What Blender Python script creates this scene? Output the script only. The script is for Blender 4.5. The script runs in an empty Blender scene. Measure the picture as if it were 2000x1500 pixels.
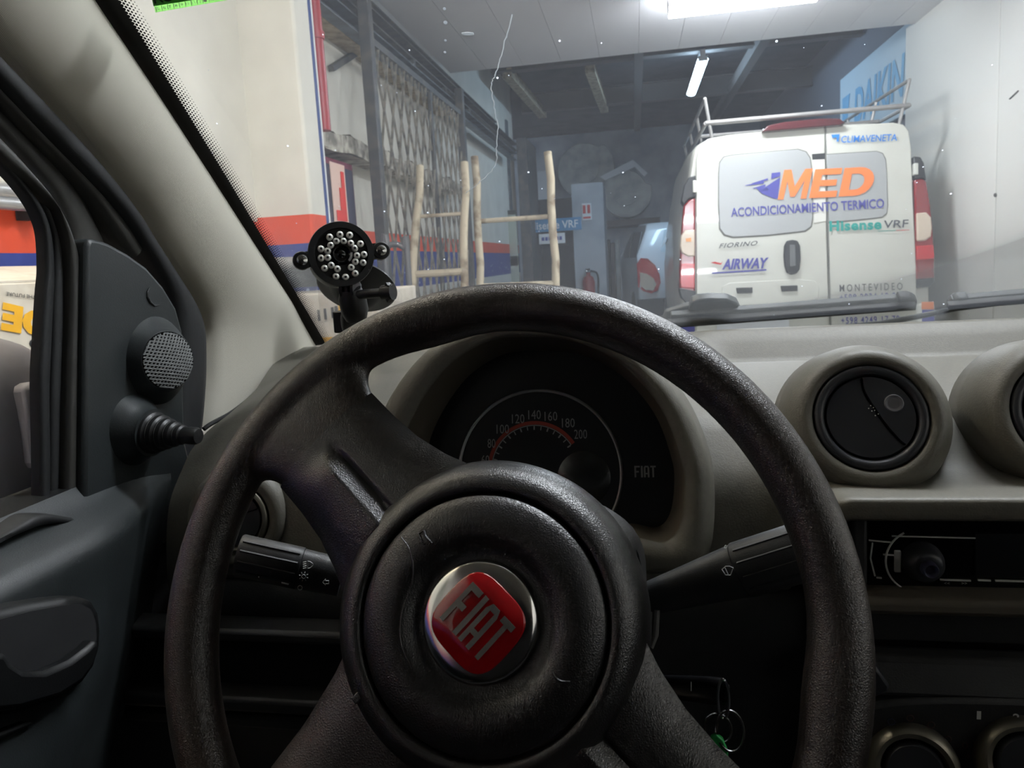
import bpy, bmesh, math, random
from mathutils import Vector, Matrix
random.seed(7)
sc = bpy.context.scene
COL = sc.collection
PI = math.pi

# ------------------------------------------------------------------ camera, world, exposure
F_PX, CX, CY = 1400.0, 1000.0, 686.0
EYE = Vector((0, 0, 1.05))
PSI, TH, RHO = math.radians(10.10), math.radians(7.0), math.radians(3.3)
DV = Vector((-math.sin(PSI)*math.cos(TH), math.cos(PSI)*math.cos(TH), -math.sin(TH)))
_r0 = Vector((math.cos(PSI), math.sin(PSI), 0)); _u0 = _r0.cross(DV)
RV = math.cos(RHO)*_r0 - math.sin(RHO)*_u0
UV = math.sin(RHO)*_r0 + math.cos(RHO)*_u0
cam = bpy.data.cameras.new('camera'); camo = bpy.data.objects.new('camera', cam); COL.objects.link(camo)
cam.sensor_width = 36; cam.lens = F_PX/2000*36
cam.shift_y = -(750-CY)/2000
cam.clip_start = 0.01; cam.clip_end = 100
camo.matrix_world = Matrix(((RV.x, UV.x, -DV.x, EYE.x), (RV.y, UV.y, -DV.y, EYE.y), (RV.z, UV.z, -DV.z, EYE.z), (0, 0, 0, 1)))
cam.dof.use_dof = True; cam.dof.focus_distance = 0.52; cam.dof.aperture_fstop = 22
sc.camera = camo
sc.cycles.max_bounces = 6; sc.cycles.diffuse_bounces = 3; sc.cycles.glossy_bounces = 3; sc.cycles.adaptive_threshold = .04; sc.cycles.use_light_tree = False; sc.cycles.caustics_reflective = False; sc.cycles.caustics_refractive = False
world = bpy.data.worlds.new('world'); sc.world = world; world.use_nodes = True
world.node_tree.nodes['Background'].inputs[0].default_value = (0.75, 0.85, 1.0, 1)
world.node_tree.nodes['Background'].inputs[1].default_value = 0.38
sc.view_settings.view_transform = 'Standard'; sc.view_settings.look = 'None'
sc.view_settings.gamma = 1.0; sc.view_settings.use_curve_mapping = False
sc.view_settings.exposure = 0.15
LAMP_E = 95.0        # fluorescent tubes
WARM_E = 30.0        # warm bulb beside the car

def ray(x, y):
    v = DV + RV*((x-CX)/F_PX) - UV*((y-CY)/F_PX)
    return v.normalized()
def atY(x, y, Y): v = ray(x, y); return EYE + v*(Y/v.y)
def atX(x, y, X): v = ray(x, y); return EYE + v*(X/v.x)
def atZ(x, y, Z): v = ray(x, y); return EYE + v*((Z-EYE.z)/v.z)
def atP(x, y, o, n):
    v = ray(x, y); o = Vector(o); n = Vector(n); return EYE + v*((o-EYE).dot(n)/v.dot(n))

# ------------------------------------------------------------------ materials
def lin(c):
    return tuple(((v/255)/12.92 if v/255 <= .04045 else ((v/255+.055)/1.055)**2.4) for v in c) + (1,)
MATS = {}
def mat(name, rgb, rough=.5, metal=0, bump=None, vary=None, coat=0, emit=None, spec=.5, trans=0):
    if name in MATS: return MATS[name]
    m = bpy.data.materials.new(name); m.use_nodes = True; MATS[name] = m
    nt = m.node_tree; b = nt.nodes['Principled BSDF']
    b.inputs['Base Color'].default_value = lin(rgb); b.inputs['Roughness'].default_value = rough
    b.inputs['Metallic'].default_value = metal; b.inputs['Coat Weight'].default_value = coat
    b.inputs['Specular IOR Level'].default_value = spec
    if trans: b.inputs['Transmission Weight'].default_value = trans
    if emit:
        b.inputs['Emission Color'].default_value = lin(emit[0]); b.inputs['Emission Strength'].default_value = emit[1]
    tc = None
    if bump or vary:
        tc = nt.nodes.new('ShaderNodeTexCoord')
    if bump:                       # (kind, scale, strength, distance)
        kind, s, st, dist = bump
        if kind == 'leather':
            t = nt.nodes.new('ShaderNodeTexVoronoi'); t.feature = 'DISTANCE_TO_EDGE'; t.inputs['Scale'].default_value = s
            out = t.outputs['Distance']
            n2 = nt.nodes.new('ShaderNodeTexNoise'); n2.inputs['Scale'].default_value = s*.7
            add = nt.nodes.new('ShaderNodeVectorMath'); add.operation = 'MULTIPLY_ADD'
            nt.links.new(tc.outputs['Object'], n2.inputs['Vector'])
            nt.links.new(n2.outputs['Color'], add.inputs[0]); add.inputs[1].default_value = (1.2/s,)*3
            nt.links.new(tc.outputs['Object'], add.inputs[2]); nt.links.new(add.outputs[0], t.inputs['Vector'])
        elif kind == 'weave':
            t = nt.nodes.new('ShaderNodeTexWave'); t.inputs['Scale'].default_value = s; t.bands_direction = 'DIAGONAL'
            out = t.outputs['Fac']; nt.links.new(tc.outputs['Object'], t.inputs['Vector'])
        else:
            t = nt.nodes.new('ShaderNodeTexNoise'); t.inputs['Scale'].default_value = s; t.inputs['Detail'].default_value = 3
            out = t.outputs['Fac']; nt.links.new(tc.outputs['Object'], t.inputs['Vector'])
        bp = nt.nodes.new('ShaderNodeBump'); bp.inputs['Strength'].default_value = st; bp.inputs['Distance'].default_value = dist
        nt.links.new(out, bp.inputs['Height']); nt.links.new(bp.outputs['Normal'], b.inputs['Normal'])
    if vary:                       # (scale, rgb2, lo, hi)
        s, c2, lo, hi = vary
        t = nt.nodes.new('ShaderNodeTexNoise'); t.inputs['Scale'].default_value = s; t.inputs['Detail'].default_value = 6
        nt.links.new(tc.outputs['Object'], t.inputs['Vector'])
        cr = nt.nodes.new('ShaderNodeValToRGB'); cr.color_ramp.elements[0].position = lo; cr.color_ramp.elements[1].position = hi
        cr.color_ramp.elements[0].color = lin(rgb); cr.color_ramp.elements[1].color = lin(c2)
        nt.links.new(t.outputs['Fac'], cr.inputs['Fac']); nt.links.new(cr.outputs['Color'], b.inputs['Base Color'])
    return m

def thin_mat(name, rgb, through=.6):
    """thin film or smear that lets light from behind scatter through"""
    m = bpy.data.materials.new(name); m.use_nodes = True; nt = m.node_tree; MATS[name] = m
    for n in list(nt.nodes): nt.nodes.remove(n)
    out = nt.nodes.new('ShaderNodeOutputMaterial'); d = nt.nodes.new('ShaderNodeBsdfDiffuse'); t = nt.nodes.new('ShaderNodeBsdfTranslucent'); mx = nt.nodes.new('ShaderNodeMixShader')
    d.inputs[0].default_value = lin(rgb); t.inputs[0].default_value = lin(rgb); mx.inputs[0].default_value = through
    nt.links.new(d.outputs[0], mx.inputs[1]); nt.links.new(t.outputs[0], mx.inputs[2]); nt.links.new(mx.outputs[0], out.inputs[0]); return m
def glass_mat(name, tint=(1, 1, 1), dirt=0.0, specks=False, refl=1.0):
    """thin pane: clear, a Fresnel reflection, and a film of dirt lying on it"""
    m = bpy.data.materials.new(name); m.use_nodes = True; nt = m.node_tree
    for n in list(nt.nodes): nt.nodes.remove(n)
    out = nt.nodes.new('ShaderNodeOutputMaterial')
    tr = nt.nodes.new('ShaderNodeBsdfTransparent'); tr.inputs[0].default_value = (*tint, 1)
    gl = nt.nodes.new('ShaderNodeBsdfGlossy'); gl.inputs['Roughness'].default_value = .02
    fr = nt.nodes.new('ShaderNodeFresnel'); fr.inputs['IOR'].default_value = 1.25
    mx = nt.nodes.new('ShaderNodeMixShader')
    mu = nt.nodes.new('ShaderNodeMath'); mu.operation = 'MULTIPLY'; mu.inputs[1].default_value = refl
    nt.links.new(fr.outputs[0], mu.inputs[0]); nt.links.new(mu.outputs[0], mx.inputs[0])
    nt.links.new(tr.outputs[0], mx.inputs[1]); nt.links.new(gl.outputs[0], mx.inputs[2])
    last = mx
    if dirt:
        tl = nt.nodes.new('ShaderNodeBsdfTranslucent'); tl.inputs[0].default_value = (.75, .82, .95, 1)
        m2 = nt.nodes.new('ShaderNodeMixShader'); nt.links.new(last.outputs[0], m2.inputs[1]); nt.links.new(tl.outputs[0], m2.inputs[2])
        tc = nt.nodes.new('ShaderNodeTexCoord')
        ns = nt.nodes.new('ShaderNodeTexNoise'); ns.inputs['Scale'].default_value = 3; nt.links.new(tc.outputs['Object'], ns.inputs['Vector'])
        mr = nt.nodes.new('ShaderNodeMapRange'); mr.inputs[3].default_value = dirt*.5; mr.inputs[4].default_value = dirt*1.5
        nt.links.new(ns.outputs['Fac'], mr.inputs[0])
        fac = mr.outputs[0]
        if specks:
            vo = nt.nodes.new('ShaderNodeTexVoronoi'); vo.inputs['Scale'].default_value = 75; nt.links.new(tc.outputs['Object'], vo.inputs['Vector'])
            lt = nt.nodes.new('ShaderNodeMath'); lt.operation = 'LESS_THAN'
            sepc = nt.nodes.new('ShaderNodeSeparateColor'); nt.links.new(vo.outputs['Color'], sepc.inputs[0])
            pw = nt.nodes.new('ShaderNodeMath'); pw.operation = 'POWER'; pw.inputs[1].default_value = 6
            nt.links.new(sepc.outputs[0], pw.inputs[0])
            ml = nt.nodes.new('ShaderNodeMath'); ml.operation = 'MULTIPLY'; ml.inputs[1].default_value = .1
            nt.links.new(pw.outputs[0], ml.inputs[0])
            nt.links.new(vo.outputs['Distance'], lt.inputs[0]); nt.links.new(ml.outputs[0], lt.inputs[1])
            m3 = nt.nodes.new('ShaderNodeMath'); m3.operation = 'MULTIPLY'; m3.inputs[1].default_value = .55
            nt.links.new(lt.outputs[0], m3.inputs[0])
            ad = nt.nodes.new('ShaderNodeMath'); ad.operation = 'MAXIMUM'; nt.links.new(m3.outputs[0], ad.inputs[0]); nt.links.new(fac, ad.inputs[1])
            fac = ad.outputs[0]
        nt.links.new(fac, m2.inputs[0]); last = m2
    nt.links.new(last.outputs[0], out.inputs[0])
    MATS[name] = m
    return m

# ------------------------------------------------------------------ mesh building
ORG = {}
def V(*a): return Vector(a)
class MB:
    def __init__(s): s.v = []; s.f = []
    def add(s, vs, fs):
        o = len(s.v); s.v += [Vector(p) for p in vs]; s.f += [tuple(i+o for i in f) for f in fs]; return s
    def box(s, c, d, R=None):
        c = Vector(c); h = Vector(d)/2; vs = []
        for sx in (-1, 1):
            for sy in (-1, 1):
                for sz in (-1, 1):
                    p = Vector((sx*h.x, sy*h.y, sz*h.z)); vs.append(c + (R @ p if R else p))
        return s.add(vs, [(0, 1, 3, 2), (4, 6, 7, 5), (0, 4, 5, 1), (2, 3, 7, 6), (0, 2, 6, 4), (1, 5, 7, 3)])
    def bar(s, a, b, w, h, up=(0, 0, 1)):
        a, b = Vector(a), Vector(b); d = (b-a); L = d.length; d.normalize()
        x = d.cross(Vector(up)).normalized(); z = x.cross(d)
        R = Matrix((x, d, z)).transposed()
        return s.box((a+b)/2, (w, L, h), R)
    def prism(s, pts, vec):
        pts = [Vector(p) for p in pts]; vec = Vector(vec); n = len(pts)
        return s.add(pts + [p+vec for p in pts], [tuple(range(n)), tuple(range(2*n-1, n-1, -1))] + [(i, i+n, (i+1) % n+n, (i+1) % n) for i in range(n)])
    def loft(s, rings, closed=True, cap0=True, cap1=True, loop=False):
        n = len(rings[0]); vs = [p for r in rings for p in r]; fs = []
        K = len(rings)
        for k in range(K if loop else K-1):
            k2 = (k+1) % K
            for i in range(n if closed else n-1):
                j = (i+1) % n
                fs.append((k*n+i, k*n+j, k2*n+j, k2*n+i))
        if closed and not loop:
            if cap0: fs.append(tuple(range(n-1, -1, -1)))
            if cap1: fs.append(tuple((K-1)*n+i for i in range(n)))
        return s.add(vs, fs)
    def tube(s, path, r, n=10, closed=False, sy=1.0):
        path = [Vector(p) for p in path]; K = len(path)
        rs = r if isinstance(r, (list, tuple)) else [r]*K
        rings = []; nrm = None
        for k in range(K):
            if closed: t = path[(k+1) % K]-path[k-1]
            else: t = path[min(k+1, K-1)]-path[max(k-1, 0)]
            t.normalize()
            if nrm is None:
                nrm = t.cross(Vector((0, 0, 1)))
                if nrm.length < .1: nrm = t.cross(Vector((1, 0, 0)))
            nrm = (nrm - t*nrm.dot(t)).normalized(); bn = t.cross(nrm)
            rings.append([path[k] + (nrm*math.cos(2*PI*i/n) + bn*math.sin(2*PI*i/n)*sy)*rs[k] for i in range(n)])
        return s.loft(rings, loop=closed)
    def lathe(s, prof, o, axis, n=48, up=None, sx=1.0):
        """prof: (radius, height along axis)"""
        o = Vector(o); a = Vector(axis).normalized()
        x = Vector(up) if up else (a.cross(Vector((0, 0, 1))) if abs(a.z) < .95 else Vector((1, 0, 0)))
        x = (x - a*x.dot(a)).normalized(); y = a.cross(x)
        rings = [[o + a*h + (x*math.cos(2*PI*i/n)*sx + y*math.sin(2*PI*i/n))*max(r, 1e-5) for i in range(n)] for r, h in prof]
        return s.loft(rings)
    def grid(s, fn, nu, nv):
        vs = [fn(u/nu, v/nv) for u in range(nu+1) for v in range(nv+1)]
        return s.add(vs, [(u*(nv+1)+v, (u+1)*(nv+1)+v, (u+1)*(nv+1)+v+1, u*(nv+1)+v+1) for u in range(nu) for v in range(nv)])
    def xf(s, M): s.v = [M @ p for p in s.v]; return s
    def build(s, name, m, parent=None, smooth=40, bevel=None, solid=None, sub=0, seg=2, label=None, kind=None):
        me = bpy.data.meshes.new(name)
        if parent is not None: org = ORG[parent.name]
        else:
            lo = [min(p[i] for p in s.v) for i in range(3)]; hi = [max(p[i] for p in s.v) for i in range(3)]
            org = Vector(((lo[0]+hi[0])/2, (lo[1]+hi[1])/2, lo[2]))
        me.from_pydata([tuple(p-org) for p in s.v], [], s.f)
        bm = bmesh.new(); bm.from_mesh(me)
        bmesh.ops.remove_doubles(bm, verts=bm.verts, dist=1e-6)
        bmesh.ops.recalc_face_normals(bm, faces=bm.faces); bm.to_mesh(me); bm.free()
        me.materials.append(MATS[m] if isinstance(m, str) else m)
        o = bpy.data.objects.new(name, me); COL.objects.link(o)
        if parent is not None: o.parent = parent
        else: o.location = org
        ORG[o.name] = org
        if solid:
            md = o.modifiers.new('solid', 'SOLIDIFY'); md.thickness = solid; md.offset = 0
        if bevel:
            md = o.modifiers.new('bevel', 'BEVEL'); md.width = bevel; md.segments = seg; md.limit_method = 'ANGLE'; md.angle_limit = math.radians(35)
        if sub:
            md = o.modifiers.new('sub', 'SUBSURF'); md.levels = sub; md.render_levels = sub
        if smooth:
            for p in me.polygons: p.use_smooth = True
            if smooth < 180: me.set_sharp_from_angle(angle=math.radians(smooth))
        if label: o['label'] = label
        if kind: o['kind'] = kind
        return o

def thing(name, label, cat, loc, group=None):
    o = bpy.data.objects.new(name, None); COL.objects.link(o); o.empty_display_size = .05
    o.location = Vector(loc); ORG[o.name] = Vector(loc); tag(o, label, cat, group); return o
def tag(o, label, cat, group=None, kind=None):
    o['label'] = label; o['category'] = cat
    if group: o['group'] = group
    if kind: o['kind'] = kind
    return o
def struct(o, label=None):
    o['kind'] = 'structure'
    if label: o['label'] = label
    return o
def sroot(name, loc, label=None):
    o = bpy.data.objects.new(name, None); COL.objects.link(o); o.location = Vector(loc); ORG[o.name] = Vector(loc); return struct(o, label)
def frame(o, x, y):
    """matrix with origin o, x axis x, y axis y"""
    x = Vector(x).normalized(); y = Vector(y); y = (y - x*y.dot(x)).normalized(); z = x.cross(y)
    return Matrix(((x.x, y.x, z.x, o[0]), (x.y, y.y, z.y, o[1]), (x.z, y.z, z.z, o[2]), (0, 0, 0, 1)))
def text_mesh(body, bold=0, shear=0, space=1, res=3):
    cu = bpy.data.curves.new('t', 'FONT'); cu.body = body; cu.size = 1; cu.shear = shear; cu.offset = bold; cu.space_character = space
    cu.resolution_u = res; cu.fill_mode = 'FRONT'
    ob = bpy.data.objects.new('t', cu); COL.objects.link(ob)
    dg = bpy.context.evaluated_depsgraph_get(); dg.update()
    me = bpy.data.meshes.new_from_object(ob.evaluated_get(dg))
    vs = [v.co.copy() for v in me.vertices]; fs = [tuple(p.vertices) for p in me.polygons]
    bpy.data.objects.remove(ob); bpy.data.curves.remove(cu); bpy.data.meshes.remove(me)
    return vs, fs
def text(body, M, w, h, m, parent, name='lettering', align='L', **k):
    """printed lettering fitted into a w x h rectangle of the frame M"""
    vs, fs = text_mesh(body, **k)
    x0 = min(v.x for v in vs); x1 = max(v.x for v in vs); y0 = min(v.y for v in vs); y1 = max(v.y for v in vs)
    b = MB(); b.add([M @ Vector(((v.x-x0)/(x1-x0)*w - (w/2 if align == 'C' else 0), (v.y-y0)/(y1-y0)*h - (h/2 if align == 'C' else 0), 0)) for v in vs], fs)
    return b.build(name, m, parent, smooth=0)
def rrect(w, h, r, n=6, cx=0, cy=0):
    pts = []
    for (sx, sy, a0) in ((1, 1, 0), (-1, 1, 90), (-1, -1, 180), (1, -1, 270)):
        for i in range(n+1):
            a = math.radians(a0 + 90*i/n); pts.append((cx+sx*(w/2-r)+r*math.cos(a), cy+sy*(h/2-r)+r*math.sin(a)))
    return pts
def spline(pts, n=8, closed=False):
    """Catmull-Rom through 2-D or 3-D points"""
    P = [Vector(p) for p in pts]; K = len(P); out = []
    for k in range(K if closed else K-1):
        p1, p2 = P[k], P[(k+1) % K]
        p0 = P[k-1] if (k > 0 or closed) else p1*2-p2
        p3 = P[(k+2) % K] if (k+2 < K or closed) else p2*2-p1
        for i in range(n):
            t = i/n
            out.append(.5*((2*p1) + (p2-p0)*t + (2*p0-5*p1+4*p2-p3)*t*t + (3*p1-p0-3*p2+p3)*t**3))
    if not closed: out.append(P[-1])
    return out
def dup(root, delta, label=None):
    c = root.copy(); COL.objects.link(c); c.location = root.location + Vector(delta)
    if label: c['label'] = label
    def rec(src, dst):
        for ch in list(src.children):
            k = ch.copy(); COL.objects.link(k); k.parent = dst; rec(ch, k)
    rec(root, c); return c
def sm(a, b, x):
    t = min(1, max(0, (x-a)/(b-a))); return t*t*(3-2*t)

# ================================================================== GARAGE
def stripe_mat(name, levels):
    """wall paint: colour bands by height"""
    m = bpy.data.materials.new(name); m.use_nodes = True; nt = m.node_tree; b = nt.nodes['Principled BSDF']; b.inputs['Roughness'].default_value = .6
    g = nt.nodes.new('ShaderNodeNewGeometry'); sp = nt.nodes.new('ShaderNodeSeparateXYZ'); nt.links.new(g.outputs['Position'], sp.inputs[0])
    dv = nt.nodes.new('ShaderNodeMath'); dv.operation = 'DIVIDE'; dv.inputs[1].default_value = 4; nt.links.new(sp.outputs[2], dv.inputs[0])
    cr = nt.nodes.new('ShaderNodeValToRGB'); cr.color_ramp.interpolation = 'CONSTANT'
    while len(cr.color_ramp.elements) < len(levels): cr.color_ramp.elements.new(.5)
    for e, (z, c) in zip(cr.color_ramp.elements, levels): e.position = z/4; e.color = lin(c)
    nt.links.new(dv.outputs[0], cr.inputs[0])
    tc = nt.nodes.new('ShaderNodeTexNoise'); tc.inputs['Scale'].default_value = 5; tc.inputs['Detail'].default_value = 7
    nt.links.new(g.outputs['Position'], tc.inputs['Vector'])
    mr = nt.nodes.new('ShaderNodeMapRange'); mr.inputs[1].default_value = .3; mr.inputs[2].default_value = .75; mr.inputs[3].default_value = 1; mr.inputs[4].default_value = .86
    nt.links.new(tc.outputs['Fac'], mr.inputs[0])
    mx = nt.nodes.new('ShaderNodeVectorMath'); mx.operation = 'SCALE'; nt.links.new(cr.outputs[0], mx.inputs[0]); nt.links.new(mr.outputs[0], mx.inputs['Scale'])
    # scuffs on the blue
    vo = nt.nodes.new('ShaderNodeTexVoronoi'); vo.inputs['Scale'].default_value = 16; nt.links.new(g.outputs['Position'], vo.inputs['Vector'])
    lt = nt.nodes.new('ShaderNodeMath'); lt.operation = 'LESS_THAN'; lt.inputs[1].default_value = .13; nt.links.new(vo.outputs['Distance'], lt.inputs[0])
    lz = nt.nodes.new('ShaderNodeMath'); lz.operation = 'LESS_THAN'; lz.inputs[1].default_value = 1.07; nt.links.new(sp.outputs[2], lz.inputs[0])
    an = nt.nodes.new('ShaderNodeMath'); an.operation = 'MULTIPLY'; nt.links.new(lt.outputs[0], an.inputs[0]); nt.links.new(lz.outputs[0], an.inputs[1])
    fm = nt.nodes.new('ShaderNodeMix'); fm.data_type = 'RGBA'; nt.links.new(an.outputs[0], fm.inputs[0]); nt.links.new(mx.outputs[0], fm.inputs[6]); fm.inputs[7].default_value = lin((170, 185, 215))
    nt.links.new(fm.outputs[2], b.inputs['Base Color']); MATS[name] = m; return m
WHITE_W = (226, 222, 210)
stripe_mat('wall_paint', [(0, (205, 205, 200)), (.62, (38, 58, 140)), (1.135, (226, 74, 34)), (1.262, WHITE_W)])
stripe_mat('column_paint', [(0, (205, 205, 200)), (.92, (38, 58, 140)), (1.165, (226, 74, 34)), (1.28, WHITE_W)])
mat('wall_white', (228, 226, 218), .65, vary=(2.5, (206, 203, 194), .45, .8))
mat('wall_bluewhite', (180, 188, 196), .75, vary=(1.2, (124, 134, 146), .4, .7))
mat('pale_metal', (196, 204, 210), .5)
mat('wall_smooth', (226, 226, 220), .6)
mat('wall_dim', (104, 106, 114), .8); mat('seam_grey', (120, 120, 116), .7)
mat('concrete', (150, 148, 142), .8, vary=(6, (125, 122, 118), .4, .7), bump=('noise', 30, .3, .01))
mat('ledge_concrete', (196, 190, 176), .9, vary=(14, (120, 116, 108), .42, .62), bump=('noise', 25, .6, .02))
mat('ceiling_white', (226, 226, 230), .5)
mat('steel_dark', (66, 68, 70), .55, vary=(12, (96, 92, 84), .45, .75))
mat('steel_blue', (86, 96, 104), .5, vary=(9, (60, 64, 68), .4, .7))
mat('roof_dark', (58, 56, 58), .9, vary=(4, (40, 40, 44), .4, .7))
mat('timber', (176, 158, 128), .8, vary=(18, (120, 104, 84), .4, .7))
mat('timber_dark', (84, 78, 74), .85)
mat('lamp_body', (235, 235, 235), .4)
mat('tube_lit', (255, 255, 255), .5, emit=((250, 252, 255), LAMP_E))
mat('tube_side', (255, 255, 255), .5, emit=((255, 240, 215), LAMP_E*.3))
mat('tube_far', (255, 255, 255), .5, emit=((190, 225, 255), LAMP_E*.5))

b = MB().box((.5, 3.6, -.05), (7, 20, .1)); struct(b.build('floor', 'concrete'), 'grey concrete garage floor')
b = MB().box((-1.57, -1.7, 1.65), (.25, 8.66, 3.3)); struct(b.build('wall_left', 'wall_paint'), 'white wall with orange and blue stripes beside the car')
b = MB().box((-1.444, 2.70, 1.65), (.452, .14, 3.3)); struct(b.build('wall_pillar', 'column_paint', bevel=.012), 'projecting white wall pillar with orange and blue stripes')
b = MB().box((-1.62, 6.2, 1.65), (.2, 6.6, 3.3)); struct(b.build('wall_left_far', 'column_paint'), 'striped wall behind the diamond lattice grille')
b = MB().box((.3, 13.5, 1.65), (5.5, .2, 3.3)); struct(b.build('wall_back', 'wall_bluewhite'), 'bluish white wall at the far end')
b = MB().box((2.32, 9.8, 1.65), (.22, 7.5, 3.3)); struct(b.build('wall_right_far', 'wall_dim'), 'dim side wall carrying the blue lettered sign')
# white right wall of tall panels
XW = 2.05
pr = sroot('wall_right', (XW+.08, 0, 0), 'tall white wall of flat panels right of the van')
ys_ = atX(1946, 330, XW).y
edges = [6.05, ys_, ys_-1.25, ys_-2.5, ys_-3.75, ys_-5.0, ys_-6.25, ys_-7.5, -6.0]
for ya_, yb_ in zip(edges, edges[1:]):
    MB().box((XW+.08, (ya_+yb_)/2, 1.31), (.16, ya_-yb_-.007, 2.62)).build('panel', 'wall_smooth', pr, bevel=.004)
    MB().box((XW+.085, yb_, 1.31), (.15, .012, 2.62)).build('seam', 'seam_grey', pr)
p = atX(1945, 381, XW-.001)
MB().lathe([(.012, 0), (.012, .006), (.006, .010), (0.0001, .010)], p, (-1, 0, 0), 12).build('bolt', 'steel_dark', pr)
p = atX(1982, 185, XW-.001)
MB().bar(p+V(0, .05, -.012), p+V(0, -.04, .012), .004, .012, (-1, 0, 0)).build('gouge', 'steel_dark', pr)
# ceiling of white boards
cr_ = sroot('ceiling', (1.5, 0, 2.6), 'white boarded ceiling above the parked car')
pw = .30
for i in range(12):
    x0 = -1.42 + i*pw
    MB().box((x0+pw/2, -.08, 2.615), (pw-.0025, 11.9, .03)).build('ceiling_board', 'ceiling_white', cr_, smooth=0)
MB().box((.38, -.08, 2.66), (3.6, 11.9, .05)).build('ceiling_backing', 'seam_grey', cr_, smooth=0)
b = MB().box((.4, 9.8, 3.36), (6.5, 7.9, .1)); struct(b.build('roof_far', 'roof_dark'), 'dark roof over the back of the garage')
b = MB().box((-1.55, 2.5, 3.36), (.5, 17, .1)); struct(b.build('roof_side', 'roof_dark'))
def sbeam(name, a, c, w, h, m, label):
    """I-section beam"""
    o = MB(); a, c = Vector(a), Vector(c); t = .012
    o.bar(a, c, t, h)
    up = V(0, 0, h/2)
    o.bar(a+up, c+up, w, t); o.bar(a-up, c-up, w, t)
    return tag(o.build(name, m, smooth=0), label, 'beam')
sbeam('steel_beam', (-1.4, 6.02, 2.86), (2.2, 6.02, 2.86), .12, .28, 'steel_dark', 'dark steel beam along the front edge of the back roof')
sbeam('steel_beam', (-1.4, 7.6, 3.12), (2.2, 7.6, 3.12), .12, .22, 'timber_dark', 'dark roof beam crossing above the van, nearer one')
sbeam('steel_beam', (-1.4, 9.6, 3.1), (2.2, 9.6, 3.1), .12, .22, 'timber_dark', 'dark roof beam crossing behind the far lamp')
def rafter(p0, p1, z, w, lab):
    a = atZ(*p0, z); c = atZ(*p1, z); c.x = a.x + (c.x-a.x)*.6
    o = MB().bar(a, c, w, .1); tag(o.build('timber_rafter', 'timber', smooth=0), lab, 'rafter')
rafter((990, 142), (1068, 222), 3.0, .10, 'pale timber rafter nearest the steel rails')
rafter((1152, 132), (1186, 212), 3.0, .10, 'pale timber rafter midway along the dark roof')
b = MB().bar((.1, 6.4, 3.0), (.1, 11.8, 3.05), .09, .12); tag(b.build('timber_rafter', 'timber_dark', smooth=0), 'dark timber rafter left of the far lamp', 'rafter')
b = MB().bar((1.25, 6.4, 3.0), (1.25, 11.8, 3.05), .09, .12); tag(b.build('timber_rafter', 'timber_dark', smooth=0), 'dark timber rafter right of the far lamp', 'rafter')

# lamps
def batten(c, L, w, lab, lit='tube_lit', along='X'):
    d = V(L, w, .05) if along == 'X' else V(w, L, .05)
    t = thing('ceiling_lamp', lab, 'lamp', c, 'fluorescent ceiling lamps')
    d2 = V(L, .05, .07) if along == 'X' else V(.05, L, .07)
    MB().box(V(*c)+V(0, 0, .05), d2).build('lamp_housing', 'lamp_body', t, bevel=.006)
    o = MB(); L2 = V(L/2-.01, 0, 0) if along == 'X' else V(0, L/2-.01, 0)
    o.tube([V(*c)-L2-V(0, 0, .01), V(*c)+L2-V(0, 0, .01)], w/2, 12, sy=.6)
    o.build('tube', lit, t)
    for sg in (-1, 1):
        e = V(.012, w*.9, .05) if along == 'X' else V(w*.9, .012, .05)
        MB().box(V(*c)+L2*sg, e).build('end_cap', 'lamp_body', t, bevel=.004)
    return t
a0, a1 = atZ(1302, 34, 2.49), atZ(1584, 10, 2.49)
batten(((a0.x+a1.x)/2, 4.62, 2.50), 1.0*(a1.x-a0.x), .12, 'bright white ceiling lamp on the white boards above the van')
batten(((a0.x+a1.x)/2, 1.15, 2.50), 1.2, .12, 'added unseen white ceiling lamp above the car bonnet')  # unseen lamp, added to light the wheel and dash through the windscreen
batten(((a0.x+a1.x)/2, -1.6, 2.50), 1.2, .12, 'added unseen white ceiling lamp behind the driver')  # unseen lamp, added as extra light from behind
q = atZ(1362, 150, 2.88)
batten((q.x, q.y+.1, 2.9), 1.5, .1, 'small bluish lamp hanging under the dark back roof', 'tube_far', 'Y')
batten((-.98, .75, 2.50), 1.2, .12, 'white ceiling lamp over the gap between the car and striped wall', 'tube_side', 'Y')

# steel rails over the sliding grille
def rail(X, z, y0, y1, lab, m='steel_blue'):
    o = MB(); w, h, t = .07, .075, .008
    o.bar((X, y0, z), (X, y1, z), t, h); o.bar((X+w/2, y0, z+h/2), (X+w/2, y1, z+h/2), w, t); o.bar((X+w/2, y0, z-h/2), (X+w/2, y1, z-h/2), w, t)
    tag(o.build('steel_rail', m, smooth=0), lab, 'rail')
rail(-1.44, 2.44, 3.05, 8.9, 'upper steel channel rail over the lattice grille', 'steel_dark')
rail(-1.41, 2.29, 3.05, 8.6, 'lower steel channel rail over the lattice grille', 'steel_blue')
rail(-1.515, 2.555, 3.05, 8.0, 'dark steel channel against the ceiling edge', 'steel_dark')
for y, lab in ((3.9, 'nearest'), (4.7, 'second'), (5.5, 'third'), (6.3, 'farthest')):
    tag(MB().box((-1.39, y, 2.365), (.04, .04, .07)).build('rail_hanger', 'steel_dark', smooth=0), lab + ' hanger block clamped between the two steel rails', 'bracket', 'rail hangers')

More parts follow.
